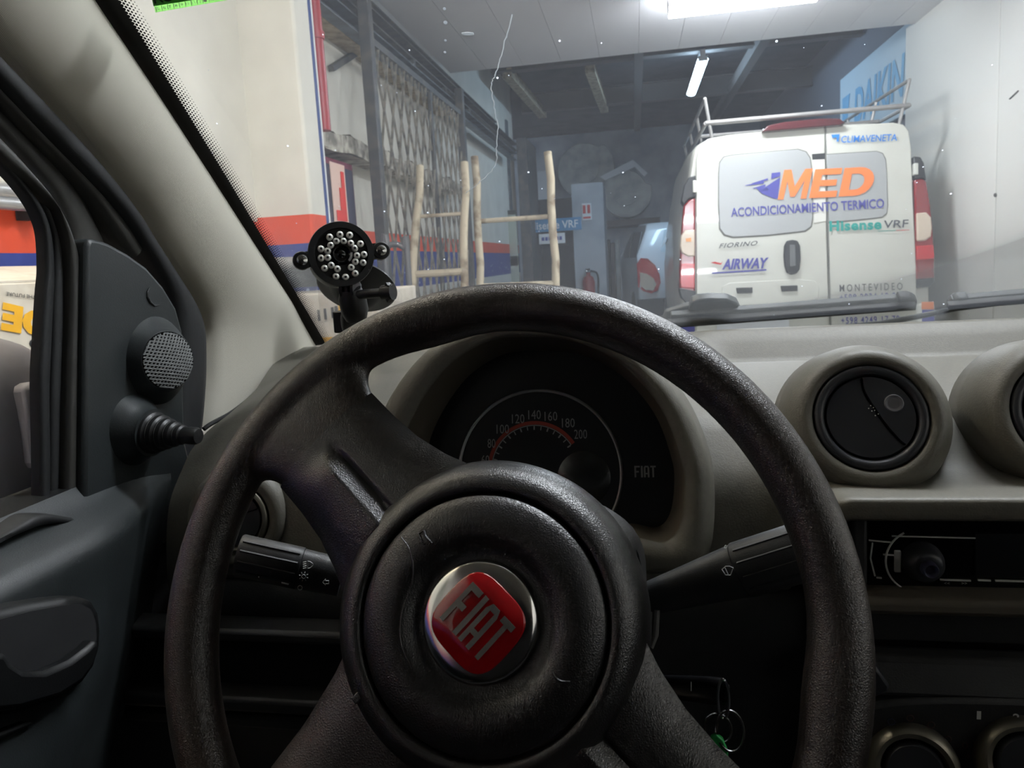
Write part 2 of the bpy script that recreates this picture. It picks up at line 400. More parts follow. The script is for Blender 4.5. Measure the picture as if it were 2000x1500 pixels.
# diamond lattice grille
gr = thing('lattice_grille', 'grey diamond lattice sliding grille between two posts by the striped wall', 'grille', (-1.3, 4.6, 0))
mat('lattice_steel', (146, 140, 128), .6, vary=(20, (86, 84, 80), .4, .7))
y0, y1, z0, z1 = 3.68, 5.55, .25, 2.22
MB().box((-1.3, 3.63, 1.2), (.06, .06, 2.42)).build('post', 'steel_dark', gr, bevel=.005)
MB().box((-1.3, 5.62, 1.2), (.06, .06, 2.42)).build('post', 'steel_dark', gr, bevel=.005)
MB().box((-1.3, 4.75, 1.2), (.025, .035, 2.05)).build('post', 'steel_dark', gr, bevel=.004)
MB().box((-1.3, (y0+y1)/2, z1), (.03, y1-y0+.05, .035)).build('grille_bar', 'steel_dark', gr)
MB().box((-1.3, (y0+y1)/2, z0), (.03, y1-y0+.05, .035)).build('grille_bar', 'steel_dark', gr)
slope = 2.6
for sgn in (1, -1):
    c = -8.0
    while c < 12.0:
        # line z = z0 + sgn*slope*(y-c)
        pts = []
        for zz in (z0, z1):
            pts.append((c + sgn*(zz-z0)/slope, zz))
        (ya, za), (yb, zb) = pts
        if ya > yb: ya, za, yb, zb = yb, zb, ya, za
        if yb > y0 and ya < y1:
            k = (zb-za)/(yb-ya)
            if ya < y0: za += k*(y0-ya); ya = y0
            if yb > y1: zb -= k*(yb-y1); yb = y1
            if yb-ya > .04:
                xo = -1.3 + .006*sgn
                MB().bar((xo, ya, za), (xo, yb, zb), .006, .013, (1, 0, 0)).build('lattice_bar', 'lattice_steel', gr, smooth=0)
        c += .145
b = MB().bar((-1.27, 3.6, 1.62), (-1.27, 3.6, 1.80), .05, .05); tag(b.build('grille_lock', 'steel_dark', bevel=.006), 'small dark lock box on the nearer grille post', 'lock')

# ledge, fire cabinet, pipes on the left
o = MB()
o.grid(lambda u, v: V(-1.52 + .13*v, 2.95+u*2.9, 1.72 + .012*math.sin(u*37) + .01*math.sin(u*91+v*3)), 40, 4)
o.grid(lambda u, v: V(-1.39 + .008*math.sin(u*53), 2.95+u*2.9, 1.72 + .012*math.sin(u*37) - .085*v), 40, 2)
o.grid(lambda u, v: V(-1.39 - .13*v, 2.95+u*2.9, 1.635), 4, 1)
tag(o.build('wall_ledge', 'ledge_concrete'), 'rough dusty ledge along the wall above the fire cabinet', 'ledge')
mat('cabinet_red', (120, 26, 60), .45); mat('cabinet_glass', (62, 62, 86), .12); mat('sign_red', (228, 52, 44), .5); mat('sign_cream', (240, 205, 190), .5)
t = thing('fire_cabinet', 'dark red framed fire hose cabinet under the rough ledge', 'cabinet', (-1.48, 3.4, 1.0))
ya, yb, za, zb = 3.19, 3.60, .80, 1.60
MB().box((-1.47, (ya+yb)/2, (za+zb)/2), (.1, yb-ya, zb-za)).build('cabinet_body', 'cabinet_red', t, bevel=.006)
MB().box((-1.415, (ya+yb)/2, (za+zb)/2), (.012, yb-ya-.07, zb-za-.07)).build('cabinet_door', 'cabinet_glass', t, bevel=.003)
sg = MB().box((-1.404, 3.36, 1.375), (.004, .17, .40)).build('sign_plate', 'sign_cream', t)
X = -1.4
def yzprism(pts, X, th, name, m, parent):
    o = MB().prism([(X, y, z) for y, z in pts], (th, 0, 0)); return o.build(name, m, parent, smooth=0)
yzprism([(3.30, 1.30), (3.42, 1.30), (3.42, 1.54), (3.385, 1.54), (3.385, 1.46), (3.355, 1.46), (3.355, 1.35), (3.30, 1.35)], X, .003, 'sign_mark', 'sign_red', sg)
for k in range(4): yzprism([(3.29, 1.27-k*.024), (3.43, 1.27-k*.024), (3.43, 1.258-k*.024), (3.29, 1.258-k*.024)], X, .003, 'sign_line', 'sign_red', sg)
mat('pipe_red', (158, 34, 44), .4); mat('pipe_blue', (36, 62, 120), .45); mat('pipe_white', (225, 225, 222), .4)
px_ = atY(629, 200, 2.95).x
o = MB().tube([(px_, 2.95, 1.65), (px_, 2.95, 2.2), (px_, 2.95, 3.2)], .028, 14); o.tube([(px_, 2.95, 2.02), (px_, 2.95, 2.05)], .034, 14)
tag(o.build('fire_pipe', 'pipe_red'), 'vertical dark red fire pipe behind the wall pillar', 'pipe')
o = MB().tube([(-1.226, 2.782, .6), (-1.226, 2.782, 3.2)], .010, 8); tag(o.build('conduit', 'pipe_blue'), 'thin blue conduit down the edge of the wall pillar', 'pipe')
o = MB().tube([(-1.236, 2.81, .6), (-1.236, 2.81, 3.2)], .014, 8); tag(o.build('conduit', 'pipe_white'), 'thin white conduit beside the blue one on the pillar', 'pipe')
o = MB().bar((-1.5, 3.62, 1.73), (-1.5, 3.62, 2.12), .03, .05); o.bar((-1.5, 3.62, 2.09), (-1.5, 3.98, 2.26), .03, .03)
tag(o.build('wall_bracket', 'steel_dark', smooth=0), 'dark angled shelf bracket on the wall near the red pipe', 'bracket')
o = MB().bar((-1.5, 4.75, 1.73), (-1.5, 4.75, 2.24), .03, .05); tag(o.build('wall_bracket', 'steel_dark', smooth=0), 'dark upright shelf bracket behind the lattice grille', 'bracket')
b = MB().box((-1.47, 4.4, 2.27), (.12, 2.7, .05)); tag(b.build('wall_shelf', 'timber'), 'timber shelf board high on the wall under the rails', 'shelf')

# ladders leaning by the grille
mat('ladder_wood', (206, 192, 166), .75, vary=(9, (128, 110, 88), .5, .68))
def ladder(lab, legs, rungs, r):
    t = thing('ladder', lab, 'ladder', legs[0][0], 'ladders by the grille')
    for a, c in legs:
        a, c = Vector(a), Vector(c); n = 10
        MB().tube([a.lerp(c, i/n) + V(.006*math.sin(i*2.3), 0, 0) for i in range(n+1)], r, 10).build('stile', 'ladder_wood', t)
    for a, c, rr in rungs: MB().tube([a, c], rr, 8).build('rung', 'ladder_wood', t)
def foot(top, bot): # extend a line down to the floor
    top, bot = Vector(top), Vector(bot); d = (bot-top); return bot + d*((.0-bot.z)/d.z)
A, B_ = atY(928, 306, 4.75), atY(938, 548, 4.6); C_, D_ = atY(1071, 297, 4.75), atY(1086, 548, 4.6)
def on(a, b, z): return a + (b-a)*((z-a.z)/(b.z-a.z))
ladder('pale worn wooden ladder with tall stiles right of the grille', [(foot(A, B_), A), (foot(C_, D_), C_)],
       [(on(A, B_, 1.335)+V(0, .02, 0), on(C_, D_, 1.335)+V(0, .02, 0), .016), (on(A, B_, .905), on(C_, D_, .90), .024), (on(A, B_, .45), on(C_, D_, .45), .02)], .026)
A, B_ = atY(822, 325, 3.95), atY(808, 500, 3.72); C_, D_ = atY(909, 318, 3.95), atY(906, 520, 3.72)
ladder('smaller worn ladder leaning against the lattice grille', [(foot(A, B_), A), (foot(C_, D_), C_)],
       [(on(A, B_, 1.33), on(C_, D_, 1.33), .01), (on(A, B_, 1.02), on(C_, D_, 1.02), .019), (on(A, B_, .6), on(C_, D_, .6), .018)], .022)
mat('tube_grey', (98, 98, 100), .4, .3)
P = [atY(752, 640, 2.98), atY(752, 500, 2.98), atY(758, 482, 2.98), atY(772, 477, 2.98), atY(788, 484, 2.98), atY(796, 505, 2.98), atY(797, 640, 2.98)]
P[0].z = 0.0; P[-1].z = 0.0
t = thing('hand_truck', 'grey tubular hand truck frame left of the small ladder', 'hand truck', P[0])
MB().tube(spline(P, 6), .013, 10).build('tube_frame', 'tube_grey', t)
for z in (.35, .62, .85): MB().tube([(P[0].x, P[0].y, z), (P[-1].x, P[-1].y, z)], .009, 8).build('crossbar', 'tube_grey', t)
MB().box(((P[0].x+P[-1].x)/2, P[0].y-.08, .01), (.3, .2, .012)).build('toe_plate', 'tube_grey', t)

# far left corner: office door, doorway, signs
mat('frame_green', (168, 178, 166), .5); mat('glass_dim', (62, 78, 88), .15); mat('dark_void', (30, 32, 36), .9)
b = MB().box((-1.95, 9.0, 1.4), (.9, .12, 2.8)); struct(b.build('wall_corner', 'steel_blue'), 'grey blue panel wall behind the ladders')
b = MB().box((-1.36, 9.6, 1.3), (.13, .9, 2.6)); struct(b.build('wall_post', 'steel_dark'))
t = sroot('door_1', (-1.7, 8.7, 0), 'pale green framed glazed door behind the tall ladder')
p0, p1 = atY(938, 500, 8.8), atY(1012, 500, 8.8)
def dbox(xa, xb, za, zb, name, m, Y=8.8, th=.05): return MB().box(((xa+xb)/2, Y, (za+zb)/2), (xb-xa, th, zb-za)).build(name, m, t, bevel=.004)
xa, xb = p0.x-.35, p1.x
zt = atY(975, 412, 8.8).z
dbox(xa, xb, zt-.06, zt, 'door_rail', 'frame_green'); dbox(xb-.1, xb, 0, zt, 'door_stile', 'frame_green'); dbox(xa, xa+.1, 0, zt, 'door_stile', 'frame_green')
zm = atY(975, 505, 8.8).z; dbox(xa, xb, zm-.1, zm+.02, 'door_rail', 'frame_green'); dbox(xa, xb, 0, .25, 'door_rail', 'frame_green')
dbox(xa+.1, xb-.1, zm, zt-.06, 'pane', 'glass_dim', 8.81, .01); dbox(xa+.1, xb-.1, .25, zm-.1, 'pane', 'glass_dim', 8.81, .01)
p0, p1 = atY(1018, 395, 10.8), atY(1122, 395, 10.8)
b = MB().box(((p0.x+p1.x)/2, 10.85, p0.z/2), (p1.x-p0.x, .5, p0.z)); struct(b.build('door_2', 'dark_void'), 'dark block painted as the unlit doorway under the blue sign')  # solid block; its dark colour stands in for the shade inside the opening
mat('sign_blue', (34, 120, 168), .5); mat('sign_white', (232, 236, 240), .5); mat('ink_blue', (40, 56, 150), .5); mat('ink_red', (196, 40, 44), .5)
def flat_sign(name, lab, pxa, pxb, pyt, pyb, Y, m, th=.02, cat='sign'):
    a, c = atY(pxa, pyt, Y), atY(pxb, pyb, Y); bm_ = atY((pxa+pxb)/2, (pyt+pyb)/2, Y)
    h = abs(atY((pxa+pxb)/2, pyt, Y).z - atY((pxa+pxb)/2, pyb, Y).z); w = c.x-a.x
    t = thing(name, lab, cat, bm_)
    MB().box(bm_, (w, th, h)).build('sign_plate', m, t, bevel=.004)
    return t, bm_+V(0, -th/2-.004, 0), w, h
t, c, w, h = flat_sign('shop_sign', 'blue sign with pale lettering hanging over the dark doorway', 1028, 1136, 427, 452, 9.6, 'sign_blue')
text('Hisense VRF', frame(c, (1, 0, 0), (0, 0, 1)), w*.88, h*.6, 'sign_white', t, align='C', bold=.01)
t, c, w, h = flat_sign('wall_sign', 'small white sign with a dark blue line under the blue sign', 1052, 1104, 456, 476, 9.62, 'sign_white')
for k in range(6): MB().box(c+V(-w*.34+k*w*.136, 0, 0), (w*.1, .004, h*.35)).build('sign_mark', 'ink_blue', t)
t, c, w, h = flat_sign('fire_sign', 'red and white fire sign on the far white pillar', 1136, 1156, 397, 430, 10.288, 'sign_white')
for (dx, dz, ww, hh) in ((-.25, .15, .3, .5), (.22, .15, .3, .5), (0, -.35, .8, .12)): MB().box(c+V(dx*w, 0, dz*h), (ww*w, .004, hh*h)).build('sign_mark', 'ink_red', t)
p0, p1 = atY(1120, 390, 10.6), atY(1180, 390, 10.6)
b = MB().box(((p0.x+p1.x)/2, 10.75, 1.05), (p1.x-p0.x, .9, 2.1)); struct(b.build('wall_pier', 'wall_bluewhite'), 'pale blue white pier carrying the fire sign')
mat('ext_red', (150, 26, 32), .35)
c = atY(1150, 560, 10.19); c.z = .30
t = thing('fire_extinguisher', 'red fire extinguisher standing against the far pier', 'fire extinguisher', c)
MB().lathe([(.001, 0), (.085, 0), (.09, .02), (.09, .42), (.07, .49), (.03, .52), (.03, .56), (.001, .56)], c, (0, 0, 1), 20).build('cylinder', 'ext_red', t)
MB().box(c+V(0, -.02, .6), (.05, .13, .03)).build('handle', 'dark_void', t)
MB().tube(spline([c+V(.03, 0, .58), c+V(.13, 0, .52), c+V(.13, 0, .25)], 6), .014, 8).build('hose', 'dark_void', t)

# blowers stored high at the back
mat('blower_grey', (160, 166, 164), .6, vary=(5, (130, 136, 136), .4, .7)); mat('blower_dark', (26, 29, 32), .7)
def blower(lab, cpx, Y, R, r, px_rot):
    c = atY(*cpx, Y)
    t = thing('blower_unit', lab, 'blower', c+V(0, 0, -R), 'spare blower units')
    pts = []
    for i in range(36):
        a = 2*PI*i/36; rr = R*(1.0 + .22*(i/36)); pts.append(c + V(rr*math.cos(a+px_rot), 0, rr*math.sin(a+px_rot)))
    MB().prism(pts, (0, .45, 0)).build('scroll_housing', 'blower_grey', t, bevel=.01)
    MB().lathe([(r, -.02), (r*1.08, .0), (r*1.08, .03), (r*.94, .03)], c, (0, -1, 0), 36).build('inlet_ring', 'blower_grey', t)
    MB().lathe([(.001, .012), (r, .012), (r, 0), (.001, 0)], c, (0, -1, 0), 32).build('inlet', 'blower_dark', t)
    for i in range(10):
        a = 2*PI*i/10; d = V(math.cos(a), 0, math.sin(a))
        MB().bar(c+d*r*.2-V(0, .02, 0), c+d*r*.95-V(0, .02, 0), .02, r*.12, (0, 1, .3)).build('blade', 'blower_grey', t, smooth=0)
    MB().lathe([(.001, .03), (r*.2, .02), (r*.2, 0)], c, (0, -1, 0), 16).build('hub', 'blower_grey', t)
    return t
blower('large round blower unit high on the back wall', (1142, 330), 12.945, .44, .23, 1.0)
b2 = blower('smaller round blower unit under the grey frame', (1222, 376), 12.4, .36, .2, .4)
o = MB(); q = [atY(x, y, 12.30) for x, y in ((1172, 345), (1182, 352), (1240, 326), (1258, 345), (1265, 338), (1236, 312))]
o.prism(q, (0, .07, 0)); o.build('blower_bracket', 'pale_metal', b2, smooth=0)
c = atY(1218, 424, 12.6)
b = MB().box((c.x, 12.85, atY(1222, 376, 12.4).z-.36*1.22-.055), (1.2, 1.1, .1)); tag(b.build('storage_shelf', 'timber_dark'), 'dark shelf carrying the blowers at the back', 'shelf')
p0, p1 = atY(1034, 335, 13.0), atY(1078, 400, 13.0)
b = MB().box(((p0.x+p1.x)/2, 13.2, (p0.z+p1.z)/2), (p1.x-p0.x, .4, p0.z-p1.z)); tag(b.build('wall_cabinet', 'pale_metal', bevel=.02), 'pale cabinet fixed high on the back wall left of the blowers', 'cabinet')
for k in range(3):
    c = atY(1187+k*9, 468+6*(k % 2), 11.2); tag(MB().box((c.x, 11.3, c.z/2), (.065, .3, c.z)).build('storage_crate', ['blower_dark', 'timber_dark', 'blower_grey'][k], bevel=.01), ['dark tall crate right beside the pale pier', 'brown tall crate between the dark and grey ones', 'grey tall crate nearest the white hatchback'][k], 'crate', 'crates under the blowers')

# sign on the right wall
mat('sign_paleblue', (206, 224, 234), .45); mat('ink_cyan', (118, 184, 224), .45)
t = thing('wall_banner', 'pale blue sign reading DAIKIN high on the right wall', 'sign', (2.18, 7.3, 2.05))
MB().box((2.185, 7.1, 2.395), (.05, 2.25, .69)).build('sign_plate', 'sign_paleblue', t, bevel=.005)
M = frame((2.155, 7.72, 2.20), (0, -1, 0), (0, 0, 1))
text('DAIKIN', M, 1.35, .33, 'ink_cyan', t, bold=.03, shear=.15)
yz = [(8.12, 2.2), (7.98, 2.2), (7.86, 2.53), (8.12, 2.53)]
MB().prism([(2.156, y, z) for y, z in yz], (-.002, 0, 0)).build('sign_mark', 'ink_cyan', t, smooth=0)

# things by the driver's side wall
mat('carton_white', (222, 212, 196), .8, vary=(30, (206, 194, 176), .45, .7)); mat('print_yellow', (240, 178, 24), .6); mat('print_black', (40, 38, 40), .6)
t = thing('carton_box', 'white carton with upside down yellow lettering beside the driver window', 'box', (-1.3, 1.05, .55))
XB = -1.16
za = atX(0, 553, XB).z
def quadX(p): return [atX(x, y, XB) for x, y in p]
q = quadX([(0, 551), (92, 567)])
MB().box((XB-.11, 1.15, za-.24), (.22, .92, .48)).build('carton', 'carton_white', t, bevel=.004)
o = MB().prism([(XB-.002, .7, za), (XB-.002, 1.6, za), (XB-.2, 1.6, za+.035), (XB-.2, .7, za+.035)], (0, 0, .004)); o.build('flap', 'carton_white', t, smooth=0)
Mx = lambda px, py: frame(atX(px, py, XB+.003), (0, -1, 0), (0, .07, -1))   # upside-down print
def print_on(body, pa, pb, h, m, **k):      # lettering from pixel pa to pixel pb on the box face, upside down
    a, c = atX(*pa, XB+.003), atX(*pb, XB+.003); x = (c-a)
    return text(body, frame(a, x, x.cross(V(1, 0, 0))*-1 if (x.cross(V(1, 0, 0))).z > 0 else x.cross(V(1, 0, 0))), x.length, h, m, t, **k)
print_on('DE', (100, 612), (6, 590), .052, 'print_yellow', bold=.06)
print_on('ATES THE FUTURE', (93, 580), (12, 570), .007, 'print_black', bold=.01)
print_on('60', (84, 706), (58, 702), .018, 'print_black', bold=.01)
print_on('YXH', (76, 722), (44, 718), .009, 'print_black')
MB().lathe([(.008, 0), (.008, .001), (.0001, .001)], atX(64, 671, XB+.001), (1, 0, 0), 14).build('hand_hole', 'dark_void', t)
b = MB().box((-1.27, 1.15, (za-.484)/2), (.33, 1.15, za-.484)); tag(b.build('timber_stack', 'timber', bevel=.01), 'pale timber stack under the lettered carton box', 'timber')
o = MB().tube(spline([(-1.08, .75, .615), (-1.075, .9, .625), (-1.07, 1.0, .58), (-1.075, .95, .54), (-1.08, .75, .53)], 8), .022, 10); tag(o.build('hose_loop', 'ladder_wood'), 'cream hose loop hanging on the timber stack', 'hose')
mat('pipe_zinc', (178, 178, 180), .35, .6)
for k, (py, r) in enumerate(((374, .020), (398, .016))):
    c = atX(30, py, -1.40); o = MB().tube([(-1.40, .4, c.z), (-1.40, 1.72, c.z)], r, 12); tag(o.build('wall_pipe', 'pipe_zinc'), ['upper silver pipe along the wall above the orange stripe', 'lower silver pipe just over the orange stripe'][k], 'pipe', 'silver wall pipes')
p = atX(70, 425, -1.40); b = MB().box((-1.41, p.y, p.z+.01), (.06, .03, .03)); tag(b.build('pipe_clamp', 'dark_void'), 'small dark clamp at the end of the wall pipes', 'bracket')
# carton and roll in front of the pillar
t = thing('carton_box', 'cream carton behind the dash camera mount below the pillar', 'box', (-.95, 2.2, .5))
a0, a1 = atY(545, 600, 2.15), atY(740, 600, 2.15)
MB().box(((a0.x+a1.x)/2-.1, 2.35, .495), (a1.x-a0.x+.2, .4, .99)).build('carton', 'carton_white', t, bevel=.006)
zt = atY(640, 615, 2.145)
for k, dx in enumerate((0, .022, .047, .06)): MB().box(zt+V(dx-.03, 0, .003*k), (.008, .002, .035)).build('print_mark', 'print_black', t)
MB().box(atY(637, 665, 2.146), (.06, .002, .02)).build('print_mark', 'print_yellow', t); MB().box(atY(690, 600, 2.146), (.1, .002, .02)).build('print_mark', 'print_yellow', t)
mat('tarp_grey', (150, 148, 144), .7, vary=(7, (80, 80, 80), .4, .6))
for k, (py, dy) in enumerate(((520, .05), (545, 0))):
    c = atY(590, py, 2.3+dy); o = MB(); o.tube([c+V(-.25, 0, 0), c+V(-.1, 0, .004), c+V(.1, 0, .002), c+V(.2, 0, 0)], [.028, .032, .03, .026], 12)
    tag(o.build('tarp_roll', ['tarp_grey', 'blower_dark'][k]), ['pale grey rolled tarp on the cream carton', 'dark rolled tarp in front of the pale one'][k], 'roll', 'rolled tarps on the carton')

# ================================================================== WHITE VAN
mat('van_white', (208, 208, 199), .32, coat=.3, vary=(3, (198, 197, 187), .45, .8))
mat('van_film', (168, 170, 170), .3); mat('van_black', (36, 38, 40), .45); mat('brake_dark', (74, 20, 26), .2, coat=.5); mat('grip_grey', (96, 98, 98), .3); mat('lamp_red', (128, 10, 20), .15, coat=.6); mat('lamp_redbright', (190, 14, 28), .2, coat=.6)
mat('lamp_clear', (214, 196, 176), .12, coat=.6); mat('lamp_amber', (220, 140, 50), .3); mat('rubber', (22, 22, 23), .7); mat('seam_dark', (120, 120, 114), .7)
mat('logo_orange', (240, 128, 58), .5); mat('logo_blue', (66, 66, 150), .5); mat('logo_sky', (28, 120, 205), .5); mat('logo_teal', (0, 150, 140), .5); mat('logo_grey', (70, 72, 78), .5)
mat('rack_steel', (150, 148, 146), .4, .4); mat('chrome', (210, 212, 214), .12, 1.0)
mat('van_glass', (40, 46, 52), .1)
VO, VN = V(0, 5.0, .6), V(0, -1, .13).normalized()
VUP = V(0, .13, 1).normalized()
def vp(x, y, off=0): return atP(x, y, VO + VN*off, VN)
vc = 1.08
van = thing('van', 'white delivery van with orange and blue rear door lettering parked ahead', 'van', (vc, 6.8, 0))
half = [(0, 1.838), (.3, 1.835), (.5, 1.825), (.62, 1.79), (.672, 1.73), (.70, 1.6), (.735, 1.42), (.778, 1.2), (.79, 1.0), (.79, .7), (.785, .5), (.75, .3), (.6, .26), (0, .26)]
sec = spline([(x, 0, z) for x, z in half], 3)
def vring(y, sx=1, ztop=1.84, zc=1.0, tilt=True):
    out = []
    for p in list(sec) + [V(-q.x, 0, q.z) for q in reversed(sec[1:-1])]:
        z = p.z if p.z < zc else zc + (p.z-zc)*(ztop-zc)/(1.84-zc)
        out.append(V(vc + p.x*sx, y + (.13*(z-.6) if tilt else 0), z))
    return out
MB().loft([vring(5.01, .975, 1.825), vring(5.03, .99, 1.835), vring(5.08, 1, 1.84), vring(5.6, 1.01, 1.86), vring(7.0, 1.01, 1.86), vring(7.35, .99, 1.80, tilt=False), vring(8.0, .98, 1.12, .95, False), vring(8.5, .95, 1.02, .9, False), vring(8.62, .85, .9, .8, False)]).build('body', 'van_white', van, smooth=50)
def vpanel(pts, off, th, name, m, bevel=None, parent=None, sp=0, label=None):
    q = spline([(x, y, 0) for x, y in pts], sp, True) if sp else [V(x, y, 0) for x, y in pts]
    return MB().prism([vp(p.x, p.y, off) for p in q], -VN*th).build(name, m, parent or van, bevel=bevel, smooth=30, label=label)
dl = vpanel([(1360, 700), (1360, 500), (1359, 400), (1360, 310), (1366, 285), (1382, 271), (1410, 266), (1500, 257), (1611, 248), (1613, 400), (1622, 700)], .02, .03, 'door', 'van_white', .006, label='left rear door with the long window')
dr = vpanel([(1613, 248), (1700, 242), (1745, 239), (1765, 243), (1775, 256), (1780, 290), (1784, 400), (1790, 520), (1792, 700), (1625, 700), (1616, 400)], .02, .03, 'door', 'van_white', .006, label='right rear door with the short window')
MB().prism([vp(1611, 246, .021), vp(1613.6, 246, .021), vp(1625, 700, .021), vp(1622.4, 700, .021)], -VN*.002).build('door_gap', 'seam_dark', dl, smooth=0)
def rimmed(pts, parent, name):
    cx_ = sum(p[0] for p in pts)/len(pts); cy_ = sum(p[1] for p in pts)/len(pts)
    big = [(cx_+(x-cx_)*1.018, cy_+(y-cy_)*1.025) for x, y in pts]
    w = vpanel(big, .023, .02, 'window_rim', 'seam_dark', .002, parent)
    return vpanel(pts, .026, .02, name, 'van_film', .003, parent)
rimmed([(1404, 400), (1404, 340), (1406, 318), (1414, 307), (1432, 303), (1500, 297), (1558, 292), (1574, 297), (1582, 309), (1585, 330), (1586, 380), (1587, 425), (1584, 442), (1572, 451), (1500, 459), (1432, 463), (1415, 458), (1406, 446)], dl, 'window')
rimmed([(1615, 302), (1660, 299), (1712, 296), (1724, 300), (1730, 312), (1732, 340), (1734, 400), (1732, 416), (1723, 424), (1670, 430), (1619, 434), (1617, 370)], dr, 'window')
vpanel([(1588, 312), (1611, 311), (1614, 432), (1590, 436)], .024, .02, 'window_post', 'wall_white', .002, dl)
vpanel([(1586, 301), (1611, 299), (1611, 311), (1587, 312)], .024, .02, 'window_gap', 'van_black', None, dl)
vpanel([(1532, 480), (1537, 470), (1548, 468), (1558, 470), (1563, 480), (1564, 505), (1562, 526), (1556, 534), (1546, 536), (1537, 532), (1533, 520), (1531, 500)], .04, .03, 'handle', 'van_black', .006, dl)
vpanel([(1542, 478), (1553, 478), (1555, 520), (1542, 522)], .048, .02, 'handle_grip', 'grip_grey', .004, dl)
vpanel([(1410, 560), (1425, 552), (1480, 549), (1560, 545), (1592, 548), (1600, 560), (1598, 592), (1408, 598)], .023, .02, 'plate_recess', 'seam_dark' if 0 else 'van_white', .004, dl)
for (xa, xb, ya, yb) in ((1438, 1470, 561, 573), (1525, 1558, 557, 569)): vpanel([(xa, ya+1), (xb, ya), (xb, yb-1), (xa+2, yb)], .035, .02, 'plate_lamp', 'van_black', .003, dl)
for (xa, ya, xb, yb) in ((1353, 352, 1361, 376), (1786, 318, 1794, 341)): vpanel([(xa, ya), (xb, ya), (xb, yb), (xa, yb)], .05, .04, 'hinge', 'van_white', .004)
# tail lamps
def tail(sgn, pts, clear, name_lab):
    t = vpanel(pts['all'], .03, .12, 'tail_lamp', 'lamp_red', .012, None, 0, name_lab)
    vpanel(pts['top'], .035, .1, 'lamp_cover', 'van_black', .008, t)
    vpanel(clear, .036, .1, 'clear_lens', 'lamp_clear', .008, t)
    vpanel(pts['low'], .034, .1, 'brake_lens', 'lamp_redbright', .006, t)
    vpanel(pts['bot'], .033, .1, 'lamp_foot', 'van_black', .006, t)
    return t
t = tail(-1, dict(all=[(1358, 386), (1345, 390), (1335, 402), (1331, 440), (1328, 500), (1326, 560), (1330, 570), (1358, 572)], top=[(1359, 342), (1345, 346), (1336, 362), (1330, 392), (1336, 400), (1346, 388), (1359, 385)],
     low=[(1357, 515), (1330, 515), (1328, 545), (1330, 562), (1357, 564)], bot=[(1359, 568), (1326, 562), (1330, 580), (1340, 592), (1359, 596)]),
     [(1357, 448), (1338, 449), (1330, 460), (1328, 480), (1331, 494), (1344, 501), (1357, 500)], 'left tail lamp with a pale lens')
vpanel([(1350, 464), (1339, 466), (1340, 472), (1350, 472)], .039, .01, 'amber_bulb', 'lamp_amber', None, t)
t = tail(1, dict(all=[(1786, 350), (1800, 348), (1810, 352), (1818, 400), (1823, 450), (1826, 500), (1826, 545), (1790, 548)], top=[(1784, 305), (1798, 306), (1805, 318), (1810, 352), (1800, 348), (1786, 350)],
     low=[(1790, 480), (1824, 478), (1826, 505), (1791, 508)], bot=[(1790, 545), (1826, 542), (1825, 552), (1818, 560), (1791, 562)]),
     [(1790, 416), (1810, 414), (1819, 424), (1821, 445), (1819, 462), (1808, 470), (1791, 471)], 'right tail lamp with a pale lens')
# third brake lamp, bumper, stripes
vpanel([(1488, 257), (1500, 245), (1530, 238), (1600, 231), (1640, 231), (1652, 240), (1640, 244), (1560, 251)], .06, .1, 'high_brake_lamp', 'brake_dark', .006)
vpanel([(1325, 612), (1320, 640), (1322, 700), (1830, 700), (1828, 610), (1828, 592), (1794, 592), (1794, 640), (1358, 648), (1358, 612)], .06, .14, 'bumper', 'van_white', .02)
vpanel([(1800, 590), (1824, 589), (1824, 604), (1800, 604)], .063, .002, 'bumper_stripe', 'logo_orange', None)
vpanel([(1801, 605), (1825, 605), (1825, 640), (1801, 640)], .063, .002, 'bumper_stripe', 'logo_blue', None)
vpanel([(1330, 626), (1357, 625), (1357, 660), (1330, 660)], .063, .002, 'bumper_stripe', 'logo_blue', None)
MB().box(vp(1470, 640, .03), (.46, .01, .11)).build('number_plate', 'sign_white', van)
for sx in (-1, 1):
    for yy in (5.75, 7.9):
        c = V(vc+sx*.70, yy, .30)
        w = MB().lathe([(.16, -.09), (.28, -.09), (.30, -.06), (.30, .06), (.28, .09), (.16, .09)], c, (1, 0, 0), 28).build('wheel', 'rubber', van)
        MB().lathe([(.001, .07), (.1, .07), (.17, .05), (.17, -.05), (.001, -.07)], c, (1, 0, 0), 20).build('wheel_rim', 'van_film', w)
# side glass (thin band seen past the left corner)
for sx in (-1, 1):
    o = MB(); pts = [(6.8, 1.15), (7.65, 1.12), (7.3, 1.62), (6.8, 1.66)]
    o.prism([(vc + sx*(.80 - .19*(z-1.15)/.55), y, z) for y, z in pts], (sx*.004, 0, 0)); o.build('side_window', 'van_glass', van, smooth=0)
# roof rack
rk = MB(); zb = 1.99
yr = 5.15; zr = lambda x, y: atY(x, y, yr)
l0, r0 = zr(1378, 232), zr(1776, 193)
rack = thing('roof_rack', 'grey tubular roof rack on the white van', 'roof rack', (vc, 6.2, 1.84))
zz = (l0.z+r0.z)/2 + .0
xl, xr = l0.x+.0, r0.x
MB().tube([(xl, yr, l0.z-.03), (xr, yr, l0.z-.03)], .017, 10).build('crossbar', 'rack_steel', rack)
for x in (xl, xr):
    MB().tube([(x, yr, l0.z-.03), (x, 7.3, l0.z-.03)], .014, 8).build('side_rail', 'rack_steel', rack)
    MB().tube([(x, yr, l0.z+.13), (x, 7.3, l0.z+.13)], .012, 8).build('side_rail', 'rack_steel', rack)
    for y in (yr, 5.8, 6.5, 7.2): MB().tube([(x+(.04 if x < vc else -.06), y, 1.80), (x, y, l0.z+.13)], .011, 8).build('rack_post', 'rack_steel', rack)
